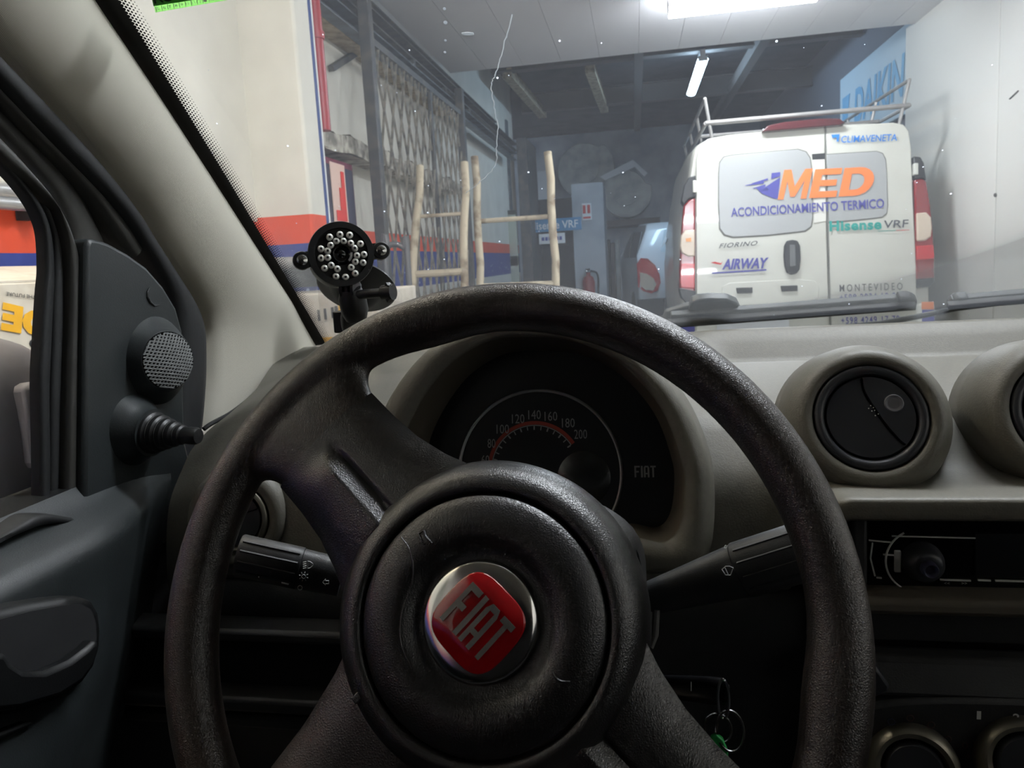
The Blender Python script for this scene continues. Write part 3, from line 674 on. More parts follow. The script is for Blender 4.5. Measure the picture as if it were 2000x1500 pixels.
for y in (5.7, 6.3, 6.9): MB().tube([(xl, y, l0.z-.03), (xr, y, l0.z-.03)], .013, 8).build('crossbar', 'rack_steel', rack)
# lettering
def vtext(body, L, R, hpx, m, parent=van, **k):
    a, c = vp(*L, .030), vp(*R, .030); w = (c-a).length; x = (c-a).normalized()
    return text(body, frame(a, x, VUP), w, hpx*5.05/F_PX, m, parent, **k)
def vglyph(polys, L, R, hpx, m, shear=.22):
    a, c = vp(*L, .030), vp(*R, .030); x = (c-a); w = x.length; x.normalize(); h = hpx*5.05/F_PX
    M = frame(a, x, VUP); o = MB()
    for p in polys: o.prism([M @ V(px*(w-shear*h) + shear*py*h, py*h, 0) for px, py in p], VN*.0006)
    return o.build('lettering', m, van, smooth=0)
GM = [[(0, 0), (.2, 0), (.2, 1), (0, 1)], [(.8, 0), (1, 0), (1, 1), (.8, 1)], [(.2, .62), (.42, .08), (.58, .08), (.8, .62), (.8, 1), (.74, 1), (.5, .42), (.26, 1), (.2, 1)]]
GE = [[(0, 0), (.3, 0), (.3, 1), (0, 1)], [(.3, 0), (1, 0), (1, .22), (.3, .22)], [(.3, .4), (.9, .4), (.9, .61), (.3, .61)], [(.3, .79), (1, .79), (1, 1), (.3, 1)]]
_arc = lambda cx_, rx, ry, n=10: [(cx_+rx*math.cos(-PI/2+PI*i/n), .5+ry*math.sin(-PI/2+PI*i/n)) for i in range(n+1)]
_oa, _ia = _arc(.5, .5, .5), _arc(.45, .25, .28)
GD = [[(0, 0), (.27, 0), (.27, 1), (0, 1)], [(.27, 0), (.5, 0), (.45, .22), (.27, .22)], [(.27, .78), (.45, .78), (.5, 1), (.27, 1)]] + [[_oa[i], _oa[i+1], _ia[i+1], _ia[i]] for i in range(10)]
vglyph(GM, (1519, 390), (1588, 387), 54, 'logo_orange'); vglyph(GE, (1580, 387), (1646, 384), 52, 'logo_orange'); vglyph(GD, (1638, 384), (1714, 380), 51, 'logo_orange')
vpanel([(1512, 388), (1488, 378), (1476, 366), (1494, 366), (1524, 346), (1519, 388)], .030, .001, 'logo_mark', 'logo_blue', None)
vpanel([(1506, 350), (1507, 338), (1524, 336), (1524, 344)], .030, .001, 'logo_mark', 'logo_blue', None)
for (xa, ya, xb, yb, t_) in ((1455, 362, 1492, 354, 2.2), (1468, 358, 1500, 348, 2), (1470, 368, 1495, 360, 2.6), (1482, 374, 1500, 366, 2.5)):
    vpanel([(xa, ya), (xb, yb), (xb, yb+t_*2), (xa+2, ya+.6)], .030, .001, 'logo_mark', 'logo_blue', None)
vtext('ACONDICIONAMIENTO TERMICO', (1428, 424), (1727, 406), 17, 'logo_blue', bold=.015)
vtext('CLIMAVENETA', (1643, 279), (1752, 275), 12.5, 'logo_sky', shear=.1, bold=.012)
vpanel([(1624, 263), (1640, 262), (1638, 277), (1634, 276), (1634, 268), (1626, 270)], .030, .001, 'logo_mark', 'logo_sky', None)
vtext('Hisense', (1620, 452), (1722, 448), 19, 'logo_teal', bold=.04, space=1.1)
vtext('VRF', (1727, 446), (1775, 444), 14, 'logo_grey', shear=.1, bold=.01)
vpanel([(1715, 451), (1750, 449.5), (1750, 450.5), (1715, 452)], .030, .001, 'logo_mark', 'logo_teal', None)
vpanel([(1750, 449.5), (1776, 448.5), (1776, 449.5), (1750, 450.5)], .030, .001, 'logo_mark', 'ink_red', None)
vtext('FIORINO', (1404, 485), (1480, 479), 8.5, 'logo_grey', shear=.4, bold=.01, space=1.15)
vtext('AIRWAY', (1410, 527), (1502, 524), 20, 'logo_blue', shear=.3, bold=.04)
vpanel([(1390, 532), (1497, 525.5), (1497, 528.5), (1391, 535)], .030, .001, 'logo_mark', 'logo_blue', None)
vpanel([(1388, 513), (1396, 511), (1408, 514), (1412, 510), (1408, 517), (1396, 515)], .030, .001, 'logo_mark', 'ink_red', None)
vtext('MONTEVIDEO', (1640, 570), (1763, 566), 13, 'logo_grey', bold=.005, space=1.5)
vtext('+598 2924 18 98', (1640, 588), (1758, 584), 12, 'logo_blue', bold=.01, space=1.2)
vtext('PUNTA DEL ESTE', (1641, 612), (1752, 608), 11, 'logo_grey', bold=.01, space=1.2)
vtext('+598 4249 17 70', (1643, 633), (1757, 629), 12, 'logo_blue', bold=.01, space=1.2)

# ================================================================== WHITE CAR BEHIND
mat('car_white', (228, 234, 240), .25, coat=.4); mat('car_dark', (30, 34, 40), .3)
cc = atY(1246, 520, 9.25); cyaw = math.radians(6.5)
CM = Matrix.Translation((cc.x, cc.y, 0)) @ Matrix.Rotation(cyaw, 4, 'Z')
hc = thing('hatchback', 'small white hatchback with a red tail lamp behind the van', 'car', CM @ V(.8, 1.8, 0))
W2 = 1.62
def cbody():
    prof = [(0.02, .42), (-.02, .62), (0, .86), (.06, 1.05), (.16, 1.38), (.28, 1.46), (1.2, 1.5), (1.9, 1.42), (2.55, 1.0), (3.5, .88), (3.75, .7), (3.78, .4), (3.6, .28), (.2, .28)]
    rings = []
    for x, k, tz in ((0, .9, .0), (.05, .97, .5), (.16, 1, .85), (.3, 1, 1), (W2-.3, 1, 1), (W2-.16, 1, .85), (W2-.05, .97, .5), (W2, .9, 0)):
        r = []
        for y, z in prof:
            zz = z if z < 1.0 else 1.0 + (z-1.0)*1.0
            xin = 0 if z < 1.0 else (z-1.0)*.35*(1 if x < W2/2 else -1)
            yy = 1.9 + (y-1.9)*(.985 + .015*k)
            r.append(CM @ V(x+xin, yy, .85+(zz-.85)*(1 if k == 1 else .985)))
        rings.append(r)
    return MB().loft(rings)
cbody().build('body', 'car_white', hc, smooth=45, bevel=.02)
def cq(pts, name, m, vec=(-.012, 0, 0), parent=None): return MB().prism([CM @ V(*p) for p in pts], (CM.to_3x3() @ V(*vec))).build(name, m, parent or hc, smooth=0)
cq([(.035, .35, 1.03), (.03, 1.25, 1.03), (.13, 1.25, 1.38), (.125, .45, 1.36)], 'side_window', 'car_dark')
cq([(.03, 1.32, 1.03), (.03, 2.2, 1.03), (.125, 1.8, 1.36), (.13, 1.32, 1.38)], 'side_window', 'car_dark')
cq([(.3, .075, 1.08), (W2-.3, .075, 1.08), (W2-.36, .165, 1.36), (.36, .165, 1.36)], 'rear_window', 'sign_paleblue', (0, -.012, 0))
tl = cq([(-.01, .02, .66), (.06, -.01, .60), (.15, -.03, .57), (.23, -.03, .60), (.27, -.03, .70), (.26, -.03, .80), (.21, -.02, .92), (.12, .0, 1.01), (.04, .03, 1.02), (-.01, .06, .95)], 'tail_lamp', 'lamp_redbright', (0, -.025, 0))
cq([(.02, -.01, .67), (.08, -.04, .62), (.17, -.06, .61), (.21, -.06, .68), (.18, -.06, .76), (.1, -.04, .82), (.02, -.01, .84)], 'clear_lens', 'lamp_clear', (0, -.02, 0), tl)
cq([(-.02, -.04, .28), (W2+.02, -.04, .28), (W2+.02, -.04, .5), (-.02, -.04, .5)], 'bumper', 'car_dark', (0, .14, 0))
cq([(.5, -.01, .86), (1.1, -.01, .86), (1.1, -.01, .91), (.5, -.01, .91)], 'trim_bar', 'chrome', (0, -.02, 0))
cc2 = CM @ V(.52, -.015, .98)
MB().lathe([(.001, .0), (.1, .0), (.1, .03), (.001, .03)], cc2, CM.to_3x3() @ V(0, -1, 0), 20).build('handle_recess', 'car_dark', hc)
for x in (.0, W2-.18):
    for y in (.65, 3.05):
        c = CM @ V(x+.09, y, .3)
        w = MB().lathe([(.17, -.09), (.28, -.09), (.3, -.06), (.3, .06), (.28, .09), (.17, .09)], c, CM.to_3x3() @ V(1, 0, 0), 24).build('wheel', 'rubber', hc)
        MB().lathe([(.001, .06), (.17, .05), (.17, -.05), (.001, -.06)], c, CM.to_3x3() @ V(1, 0, 0), 16).build('wheel_rim', 'van_film', w)

# ================================================================== CAR SHELL
WSO, WSN = V(0, 1.06, .945), V(0, .9, 1).normalized()
WUP = V(0, -1, .9).normalized()
def ws(x, y, off=0): return atP(x, y, WSO + WSN*off, WSN)
def wsp(X, Y, off=0): return V(X, Y, .945+(1.06-Y)*.9) + WSN*off
glass_mat('windshield_glass', (.93, .95, .96), dirt=.02, specks=True, refl=.6); glass_mat('side_glass', (.95, .97, .97), dirt=.012, refl=.6)
mat('frit_black', (16, 17, 19), .6); mat('trim_beige', (198, 194, 180), .75, bump=('weave', 330, .25, .0006)); mat('headliner', (190, 186, 174), .9)
mat('rubber_seal', (24, 25, 27), .62, bump=('noise', 160, .12, .001)); mat('door_grey', (39, 43, 44), .43, bump=('noise', 900, .25, .0006)); mat('door_black', (15, 16, 17), .45, bump=('noise', 900, .2, .0005))
mat('door_frame', (50, 49, 46), .5, bump=('noise', 400, .1, .0006)); mat('body_paint', (214, 214, 212), .3, coat=.5); mat('carpet', (26, 26, 28), .95)
XL, XR = -.50, 1.05
wr = sroot('window_1', (.27, .85, 1.1), 'dusty windscreen with a black dotted edge band')
MB().prism([wsp(XL-.03, 1.10), wsp(XR+.03, 1.10), wsp(XR-.06, .52), wsp(XL-.0, .52)], WSN*.0005).build('pane', 'windshield_glass', wr, smooth=0)
# black edge band and its fading dots
Bl = [(150, -55), (184, 0), (245, 91), (315, 196), (385, 304), (455, 413), (525, 521), (570, 590), (615, 677)]
Fl = [(197, -55), (231, 0), (280, 80), (350, 196), (420, 311), (462, 380), (546, 521), (585, 585), (636, 672)]
bl = [V(x, y, 0) for x, y in Bl]; fl = [V(x, y, 0) for x, y in Fl]
o = MB(); bs, fs_ = spline(bl, 5), spline(fl, 5)
o.loft([[ws(p.x-12, p.y, -.002) for p in bs], [ws(p.x, p.y, -.002) for p in fs_]], closed=False)
o.build('edge_band', 'frit_black', wr, smooth=0)
o = MB(); rows = 118
fdense = spline(fl, 24)
Lt = [0]
for i in range(1, len(fdense)): Lt.append(Lt[-1] + (ws(fdense[i].x, fdense[i].y)-ws(fdense[i-1].x, fdense[i-1].y)).length)
sp_ = .0036
k = 0; idx = 0; s = 0
while s < Lt[-1]-.001:
    while Lt[idx+1] < s: idx += 1
    t_ = (s-Lt[idx])/(Lt[idx+1]-Lt[idx]); pp = fdense[idx].lerp(fdense[idx+1], t_)
    base = ws(pp.x, pp.y, -.002); tg = (ws(fdense[idx+1].x, fdense[idx+1].y, -.002)-ws(fdense[idx].x, fdense[idx].y, -.002)).normalized(); nr = WSN.cross(tg)
    if nr.x < 0: nr = -nr
    for j in range(6):
        r = .0017*(1-j*.14); c = base + nr*(.0004+j*.0029) + tg*(sp_/2 if j % 2 else 0)
        o.add([c + (tg*math.cos(a*PI/3) + nr*math.sin(a*PI/3))*r for a in range(6)], [(0, 1, 2, 3, 4, 5)])
    s += sp_
o.build('edge_dots', 'frit_black', wr, smooth=0, kind='stuff')
# dried drip mark and a chip on the glass
thin_mat('water_mark', (225, 230, 235), .5)
pts = [(1000, 28), (982, 95), (970, 140), (960, 165), (965, 210), (972, 250), (970, 290), (966, 325), (930, 362), (908, 378)]
rnd = random.Random(5); path = []
for p in spline([(x, y, 0) for x, y in pts], 8): path.append(ws(p.x + rnd.uniform(-1.5, 1.5), p.y, .001))
MB().tube(path, .0007, 5, sy=.3).build('drip_mark', 'water_mark', wr)
MB().tube([ws(902, 66, .001), ws(914, 66, .001), ws(925, 66, .001)], [.0022, .0036, .0022], 8, sy=.4).build('chip', 'water_mark', wr)
for (x, y, r) in ((868, 17, .0016), (870, 44, .002), (870, 79, .0014), (869, 102, .0014)): MB().lathe([(r, 0), (r*.7, .0006), (.0001, .0008)], ws(x, y, .001), WSN, 8).build('chip', 'water_mark', wr)
# inspection sticker at the top
thin_mat('sticker_green', (196, 240, 176), .8); thin_mat('sticker_dark', (110, 140, 104), .8)
st = thing('sticker', 'green dated inspection sticker inside the windscreen top', 'sticker', ws(365, 10, -.003))
MB().prism([ws(288, -40, -.003), ws(440, -60, -.003), ws(443, 0, -.003), ws(304, 24, -.003)], -WSN*.0004).build('sheet', 'sticker_green', st, smooth=0)
MB().prism([ws(288, -40, -.0036), ws(437, -62, -.0036), ws(441, -10, -.0036), ws(300, 12, -.0036)], -WSN*.0002).build('print_block', 'sticker_dark', st, smooth=0)
a0, a1 = ws(302, 8, -.004), ws(395, -8, -.004)
text('AGO', frame(a0, (a1-a0), WUP), (a1-a0).length*.6, .012, 'carpet', st, bold=.03)
for i in range(12):
    a0 = ws(306+i*11.4, 22-i*2.0, -.0036); a1 = ws(304+i*11.4, 13-i*2.0, -.0036)
    MB().bar(a0, a1, .0006, .0002, WSN).build('print_line', 'lamp_body', st, smooth=0)
    a0 = ws(308+i*11.4, 20-i*2.0, -.0037); a1 = ws(315+i*11.4, 19-i*2.0, -.0037)
    text(str((i+4) % 12+1), frame(a0, (a1-a0), WUP), (a1-a0).length*.8, .0028, 'lamp_body', st, res=1)

# A-pillar trim
Al = [(-90, -25), (0, 84), (105, 196), (210, 315), (280, 406), (315, 465), (353, 525), (390, 580), (410, 625), (416, 675), (415, 750), (407, 832)]
Bp = [(110, -120), (184, -2), (245, 89), (315, 194), (385, 302), (455, 411), (525, 520), (545, 551), (570, 590), (590, 628), (615, 672), (640, 712)]
XA = -.515
def pil(u, v):
    return None
ra = spline([(x, y, 0) for x, y in Al], 6); rb = spline([(x, y, 0) for x, y in Bp], 6)
NV = 14; rings = []
for a, b_ in zip(ra, rb):
    pa = atX(a.x, a.y, XA); pb = ws(b_.x, b_.y, -.012)
    row = []
    for j in range(NV+1):
        t_ = j/NV; p = pa.lerp(pb, t_)
        bulge = .020*(4*t_*(1-t_))**.7
        p += V(.8, -.45, -.1)*bulge
        row.append(p)
    row.append(pb + V(-.012, .012, -.002)); row.insert(0, pa + V(-.02, -.004, 0))
    rings.append(row)
t = MB().loft(rings, closed=False).build('trim_1', 'trim_beige', smooth=180); struct(t, 'beige fabric windscreen pillar trim')

# roof, far pillar, floor: the rest of the cabin, plus an added rear light blocker
b = MB().grid(lambda u, v: V(XL+.02+(XR-XL-.04)*u, .53-2.0*v, 1.405+.05*math.sin(PI*u)*1 + .03*math.sin(PI*min(1, v*1.3))), 16, 10); struct(b.build('trim_roof', 'headliner', smooth=180, solid=.02), 'pale cabin headliner')
b = MB().bar((XR-.02, .55, 1.38), (XR+.03, 1.08, .93), .07, .09); struct(b.build('trim_2', 'trim_beige', bevel=.02), 'beige pillar trim on the passenger side')
b = MB().box((.27, -.4, .2), (1.62, 3.0, .04)); struct(b.build('trim_floor', 'carpet'), 'dark cabin carpet')
b = MB().box((.27, -.78, .81), (1.6, .06, 1.24)); struct(b.build('rear_light_block', 'carpet'), 'added unseen dark panel behind the camera, blocking rear light')  # unseen blocker, added to keep fill light from behind out of the cabin
b = MB().box((XR+.02, -.25, .55), (.08, 1.9, .64)); struct(b.build('door_4', 'door_grey'), 'passenger door card')
b = MB().box((.27, 1.02, .5), (1.56, .06, .7)); struct(b.build('trim_firewall', 'carpet'), 'dark bulkhead under the dashboard')
b = MB().box((-.525, .86, .50), (.03, .62, .62)); struct(b.build('trim_kick', 'carpet'), 'dark footwell side panel')
b = MB().box((.27, .62, .19), (1.62, 1.0, .04)); struct(b.build('trim_footwell', 'carpet'), 'dark footwell floor')
# bonnet and cowl ahead of the glass
o = MB().grid(lambda u, v: V(XL-.1+(XR-XL+.2)*u, 1.26+.75*v, .885-.12*v-.06*(2*u-1)**2-.05*v*v), 14, 8); tag(o.build('bonnet', 'body_paint', smooth=180, solid=.01), 'pale car bonnet sloping away below the windscreen', 'bonnet')
mat('cowl_black', (44, 45, 46), .55)
o = MB().grid(lambda u, v: V(XL-.02+(XR-XL+.04)*u, 1.095+.155*v, .905-.012*v), 10, 3); struct(o.build('trim_cowl', 'cowl_black', solid=.012), 'black plastic cowl under the wipers')

# ================================================================== DRIVER DOOR
door = sroot('door_3', (-.5, .5, .3), 'dark grey driver door with tweeter, mirror lever and pull handle')
def xpoly(px, X, th, name, m, bevel=.003, parent=None, sp=0, label=None, smooth=30):
    q = spline([(x, y, 0) for x, y in px], sp, True) if sp else [V(x, y, 0) for x, y in px]
    return MB().prism([atX(p.x, p.y, X) for p in q], (-th, 0, 0)).build(name, m, parent or door, bevel=bevel, smooth=smooth, label=label)
def strip(pa, pb, X, th, name, m, parent=None, bev=.004, n=5):
    a = spline([(x, y, 0) for x, y in pa], n); b_ = spline([(x, y, 0) for x, y in pb], n)
    px = [(p.x, p.y) for p in a] + [(p.x, p.y) for p in reversed(b_)]
    o = MB(); A_ = [atX(p.x, p.y, X) for p in a]; B2 = [atX(p.x, p.y, X) for p in b_]
    rings = []
    for p, q in zip(A_, B2):
        d = q-p
        rings.append([p+V(-th, 0, 0), p+V(-th*.3, 0, 0), p+d*.12+V(-th*.08, 0, 0), p+d*.3, p+d*.7, p+d*.88+V(-th*.08, 0, 0), q+V(-th*.3, 0, 0), q+V(-th, 0, 0)])
    o.loft(rings); return o.build(name, m, parent or door, smooth=60)
# rubber seal of the door opening (belongs to the body)
A_in = [(-90, -10), (0, 96), (105, 206), (210, 323), (280, 414), (315, 471), (353, 530), (388, 584), (408, 628), (413, 675), (412, 750), (402, 850), (385, 900)]
A2 = [(-90, 60), (0, 150), (105, 262), (205, 366), (255, 425), (290, 478), (325, 538), (350, 596), (360, 645), (362, 690), (360, 770), (356, 850), (350, 920)]
sl = thing('door_seal', 'thick black rubber seal around the driver door opening', 'seal', (-.5, .6, .8))
strip(A_in, A2, -.508, .035, 'rubber', 'rubber_seal', sl)
A3 = [(-90, 100), (0, 190), (105, 298), (175, 372), (215, 425), (245, 470), (268, 505)]
strip([(-90, 62), (0, 152), (105, 264), (180, 342), (225, 392), (256, 428), (285, 472)], A3, -.518, .03, 'pillar_cover', 'door_frame', sl)
# window frame of the door
A3b = [(-90, 108), (0, 198), (100, 300), (165, 376), (200, 440), (218, 478), (222, 520)]
Fr = [(-90, 170), (0, 255), (60, 318), (110, 380), (138, 440), (152, 500), (158, 560)]
strip(A3b, Fr, -.53, .04, 'window_frame', 'door_frame')
strip([(-90, 175), (0, 262), (55, 322), (102, 382), (128, 440), (140, 500), (143, 600), (140, 700), (137, 800), (135, 920), (133, 1030)],
      [(-90, 212), (0, 300), (70, 362), (125, 420), (152, 480), (165, 540), (166, 620), (163, 700), (161, 800), (160, 920), (158, 1040)], -.505, .02, 'frame_lip', 'door_frame')
strip([(-90, 210), (0, 298), (48, 348), (84, 398), (106, 450), (112, 510), (110, 600), (107, 700), (104, 800), (103, 920), (102, 1025)],
      [(-90, 190), (0, 280), (60, 345), (108, 400), (132, 455), (143, 520), (142, 600), (139, 700), (136, 800), (134, 920), (132, 1030)], -.515, .012, 'glass_channel', 'rubber_seal')
strip([(-90, 225), (0, 318), (30, 348), (60, 386), (80, 422), (91, 460), (94, 525), (90, 575), (84, 675), (81, 750), (84, 900), (84, 1010)],
      [(-90, 205), (0, 300), (45, 350), (80, 395), (100, 440), (108, 490), (110, 545), (108, 600), (104, 690), (101, 770), (102, 900), (101, 1016)], -.512, .012, 'glass_seal', 'rubber_seal')
# pane
w2 = MB().box((-.535, .1, 1.10), (.003, 1.2, .56)); struct(w2.build('window_2', 'side_glass'), 'driver side window glass')
# sill rubber
strip([(-60, 1074), (0, 1046), (40, 1024), (84, 1002), (150, 1010)], [(-60, 1094), (0, 1066), (40, 1046), (100, 1026), (150, 1028)], -.482, .03, 'sill_seal', 'rubber_seal')
# sail panel with round tweeter pod
SX = -.497
xpoly([(164, 1060), (166, 800), (168, 620), (170, 480), (174, 465), (190, 467), (212, 474), (250, 495), (287, 522), (320, 560), (345, 602), (357, 645), (360, 700), (360, 780), (362, 860), (372, 900), (355, 1000), (330, 1060)], SX, .03, 'sail_panel', 'door_grey', .004)
MB().tube([atX(x, y, SX+.0005) for x, y in ((292, 562), (288, 570), (288, 580), (293, 590), (302, 597), (312, 596))], [.0004, .0009, .0013, .0013, .0009, .0004], 6).build('sail_cap_line', 'door_black', door)
tp = atX(329, 704, SX+.024); tax = (V(.955, -.30, .03)).normalized()
pod = MB().lathe([(.054, -.040), (.046, -.026), (.0375, -.015), (.033, -.007), (.0305, -.001), (.0297, .0), (.0285, -.001), (.028, -.006)], tp, tax, 48).build('tweeter_pod', 'door_grey', door)
MB().lathe([(.027, -.005), (.02, -.003), (.012, -.0005), (.0001, .0005)], tp, tax, 32).build('tweeter_cone', 'frit_black', pod)
o = MB(); up = V(0, 0, 1); gx = tax.cross(up).normalized(); gy = gx.cross(tax)
R_ = .0283
def dome(a, b_): return tp + gx*a + gy*b_ + tax*(.005*(1-(a*a+b_*b_)/R_**2)+.0003)
for k in range(-8, 9):
    c = k*.0034
    L = math.sqrt(max(R_**2-c*c, 1e-8))
    for ang in (0.25, -0.95):
        ca, sa = math.cos(ang), math.sin(ang)
        o.tube([dome(ca*s_-sa*c, sa*s_+ca*c) for s_ in [L*(-1+i/5) for i in range(11)]], .0009, 5)
mat('grille_grey', (128, 130, 130), .4); o.build('tweeter_grille', 'grille_grey', pod, kind='stuff')
# mirror lever in its ribbed boot
lp = atX(262, 842, SX); ltip = atX(388, 852, SX+.075)
lax = (ltip-lp).normalized(); LL = (ltip-lp).length
lv = MB().lathe([(.040, -.012), (.036, 0), (.027, .012), (.0235, LL*.27), (.0235, LL*.30)], lp, lax, 36).build('lever_base', 'door_grey', door)
pr_ = [(.0215, LL*.26)]
for i in range(5):
    z = LL*(.28+.105*i); r = .0205-.0027*i; pr_ += [(r, z), (r, z+LL*.06), (r-.0014, z+LL*.075), (r-.0022, z+LL*.09), (r-.002, z+LL*.10)]
pr_ += [(.0001, LL*.8)]
MB().lathe(pr_, lp, lax, 32).build('lever_boot', 'door_black', lv)
MB().lathe([(.008, LL*.78), (.0085, LL*.86), (.0085, LL*.96), (.007, LL*1.0), (.0001, LL*1.005)], lp, lax, 24).build('mirror_lever', 'door_black', lv)
# door card: height field X(Y,Z)
EDG = [(.95, .72), (.885, .705), (.83, .672), (.72, .622), (.61, .540), (.3, .42), (.1, .40)]
def edge(z):
    for (za, ya), (zb, yb) in zip(EDG, EDG[1:]):
        if z <= za and z >= zb: return ya + (yb-ya)*(za-z)/(za-zb)
    return EDG[0][1] if z > .9 else EDG[-1][1]
def card(u, v):
    z = .872 - .62*v
    y = -1.0 + (edge(z)+1.0)*u
    e = edge(z)-y
    ins = sm(0.0, .16, e)            # rolls out towards the front edge
    shoulder = sm(.872, .832, z)
    arm = sm(.80, .72, z)*sm(.10, .22, e)*.02
    x = -.505 + .012*shoulder + .040*shoulder*ins + arm
    x -= .03*(1-sm(0, .02, e))*0
    if u > .999: x -= .03
    return V(x, y, z)
o = MB(); nu, nv = 110, 60
us = [0, .3, .5] + [.55+.45*i/60 for i in range(61)]
vs_ = [i/70 for i in range(71)]
vv = [card(u, v) for u in us for v in vs_]
fc = [(i*71+j, (i+1)*71+j, (i+1)*71+j+1, i*71+j+1) for i in range(len(us)-1) for j in range(70)]
o.add(vv, fc)
# top return of the card to the glass
o.build('door_card', 'door_grey', door, smooth=70)
MB().grid(lambda u, v: V(-.505-.035*v, -1.0+1.66*u, .872+.004*v), 20, 1).build('door_sill', 'door_black', door)
# pull handle housing
HX = -.432
hs = xpoly([(-90, 1222), (0, 1192), (60, 1178), (120, 1168), (160, 1164), (184, 1172), (197, 1195), (201, 1230), (199, 1265), (188, 1302), (165, 1335), (120, 1366), (40, 1392), (-90, 1410)], HX, .035, 'handle_housing', 'door_black', .006)
xpoly([(-85, 1240), (0, 1210), (60, 1194), (120, 1183), (158, 1180), (178, 1190), (187, 1215), (189, 1250), (150, 1290), (95, 1316), (-85, 1316)], HX+.0008, .004, 'cavity_shade', 'carpet', None, hs)  # flat dark patch; the recess is not cut, its shade is painted
xpoly([(-85, 1278), (0, 1275), (14, 1277), (24, 1294), (48, 1310), (92, 1311), (140, 1290), (172, 1266), (192, 1246), (197, 1262), (186, 1300), (163, 1332), (118, 1362), (40, 1386), (-85, 1400)], HX+.012, .014, 'pull_lever', 'door_black', .004, hs)
xpoly([(-90, 1470), (0, 1432), (60, 1408), (70, 1414), (0, 1446), (-90, 1490)], HX-.0, .02, 'armrest_shadow', 'door_black', .002)  # dark strip painted in for the shadow under the handle
# outside mirror
mat('mirror_grey', (150, 146, 152), .5, bump=('noise', 300, .1, .001))
mi = thing('wing_mirror', 'grey plastic door mirror outside the driver window', 'mirror', (-.72, .55, .85))
c = atX(-55, 848, -.66)
o = MB(); rings = []
for i in range(13):
    a = -PI/2 + PI*i/12; s_ = max(math.cos(a), .02)**.6; rings.append([c + V(.085*s_*(abs(math.cos(b_))**.7)*(1 if math.cos(b_) > 0 else -1), .065*math.sin(a), .098*s_*(abs(math.sin(b_))**.75)*(1 if math.sin(b_) > 0 else -1)) for b_ in [2*PI*k/32 for k in range(32)]])
o.loft(rings).build('mirror_shell', 'mirror_grey', mi, smooth=180)
q0, q1 = atX(25, 828, -.63), atX(92, 826, -.56)
MB().loft([[p + V(0, -.02, -.042), p + V(0, .03, -.042), p + V(0, .03, .040), p + V(0, -.02, .042)] for p in (q0 + V(-.06, .03, 0), q0, q1)]).build('mirror_foot', 'mirror_grey', mi, bevel=.008)

# ================================================================== DASHBOARD
mat('dash_grey', (96, 93, 84), .52, bump=('noise', 700, .35, .0006), vary=(260, (89, 87, 79), .35, .75))
mat('dash_dark', (40, 40, 41), .55, bump=('noise', 700, .3, .0006)); mat('black_plastic', (40, 42, 47), .42, bump=('noise', 1200, .15, .0003)); mat('black_gloss', (10, 10, 12), .15)
mat('cavity_brown', (82, 76, 66), .6, bump=('noise', 800, .2, .0005)); mat('gauge_black', (15, 17, 20), .35); mat('ring_metal', (200, 202, 202), .3, .3); mat('gauge_print', (150, 150, 148), .5)
mat('gauge_red', (150, 52, 36), .5); mat('lcd_grey', (34, 37, 38), .2); mat('knob_metal', (120, 116, 104), .35, .7); mat('mark_grey', (205, 205, 200), .5); mat('mark_dim', (70, 48, 44), .5); mat('mark_blue', (52, 54, 74), .5)
dash = thing('dashboard', 'grey beige moulded dashboard with round vent pods', 'dashboard', (.27, .8, .6))
def dprof(X):
    k = sm(.05, .12, X); q = sm(.115, .15, X)
    mix = lambda a, b_, t_: (a[0]+(b_[0]-a[0])*t_, a[1]+(b_[1]-a[1])*t_)
    P = [(1.10, .926), (1.04, .9365), (1.0, .943), (.985, .9435)]
    P += [mix((.965, .942), (.955, .912), k), mix((.945, .941), (.94, .904), k), mix((.88, .936), (.88, .902), k), mix((.84, .932), (.845, .904), k), mix((.82, .929), (.82, .9245), k), (.805, .9268)]
    P += [(.76, .9235), (.70, .914), (.672, .906), (.652, .897), (.637, .884), (.622, .870)]
    P += [mix((.612, .858), (.608, .8635), q), mix((.606, .845), (.59, .8605), q), mix((.602, .832), (.566, .8605), q), mix((.599, .818), (.5555, .8602), q), mix((.597, .805), (.5525, .8575), q), mix((.595, .79), (.5525, .849), q), mix((.595, .776), (.5545, .843), q), mix((.60, .765), (.575, .841), q), mix((.63, .755), (.62, .840), q)]
    return P
XD = -.458
xs = [XD + (XR-XD+.02)*i/170 for i in range(171)]
drop = lambda X: .022*(1-sm(XD-.01, XD+.06, X))**1.5
rings = [[V(X - .06*sm(.72, 1.05, y)*(1-sm(XD, XD+.2, X)), y, z-drop(X)*sm(1.0, .7, y)) for y, z in [(p.x, p.y) for p in spline([(a, c, 0) for a, c in dprof(X)], 2)]] for X in xs]
dt = MB().loft(rings, closed=False)
def _keep(f):
    c = sum((dt.v[i] for i in f), V(0, 0, 0))/len(f)      # opening for the instrument binnacle
    return not (-.205 < c.x < .035 and c.y < .80 and c.z > .80)
dt.f = [f for f in dt.f if _keep(f)]
dt.build('dash_top', 'dash_grey', dash, smooth=70)
# lower dark panels
o = MB(); rings = []
for X in (XD, -.3, -.02, .05, .13, .147):
    rings.append([V(X, y, z) for y, z in ((.66, .765), (.615, .768), (.602, .76), (.598, .74), (.605, .70), (.62, .60), (.66, .5), (.70, .4))])
o.loft(rings, closed=False); o.build('lower_panel', 'dash_dark', dash, smooth=50)
MB().box(((.147+XR)/2+.0, .66, .60), (XR-.147, .05, .48)).build('centre_panel', 'dash_dark', dash, bevel=.004)
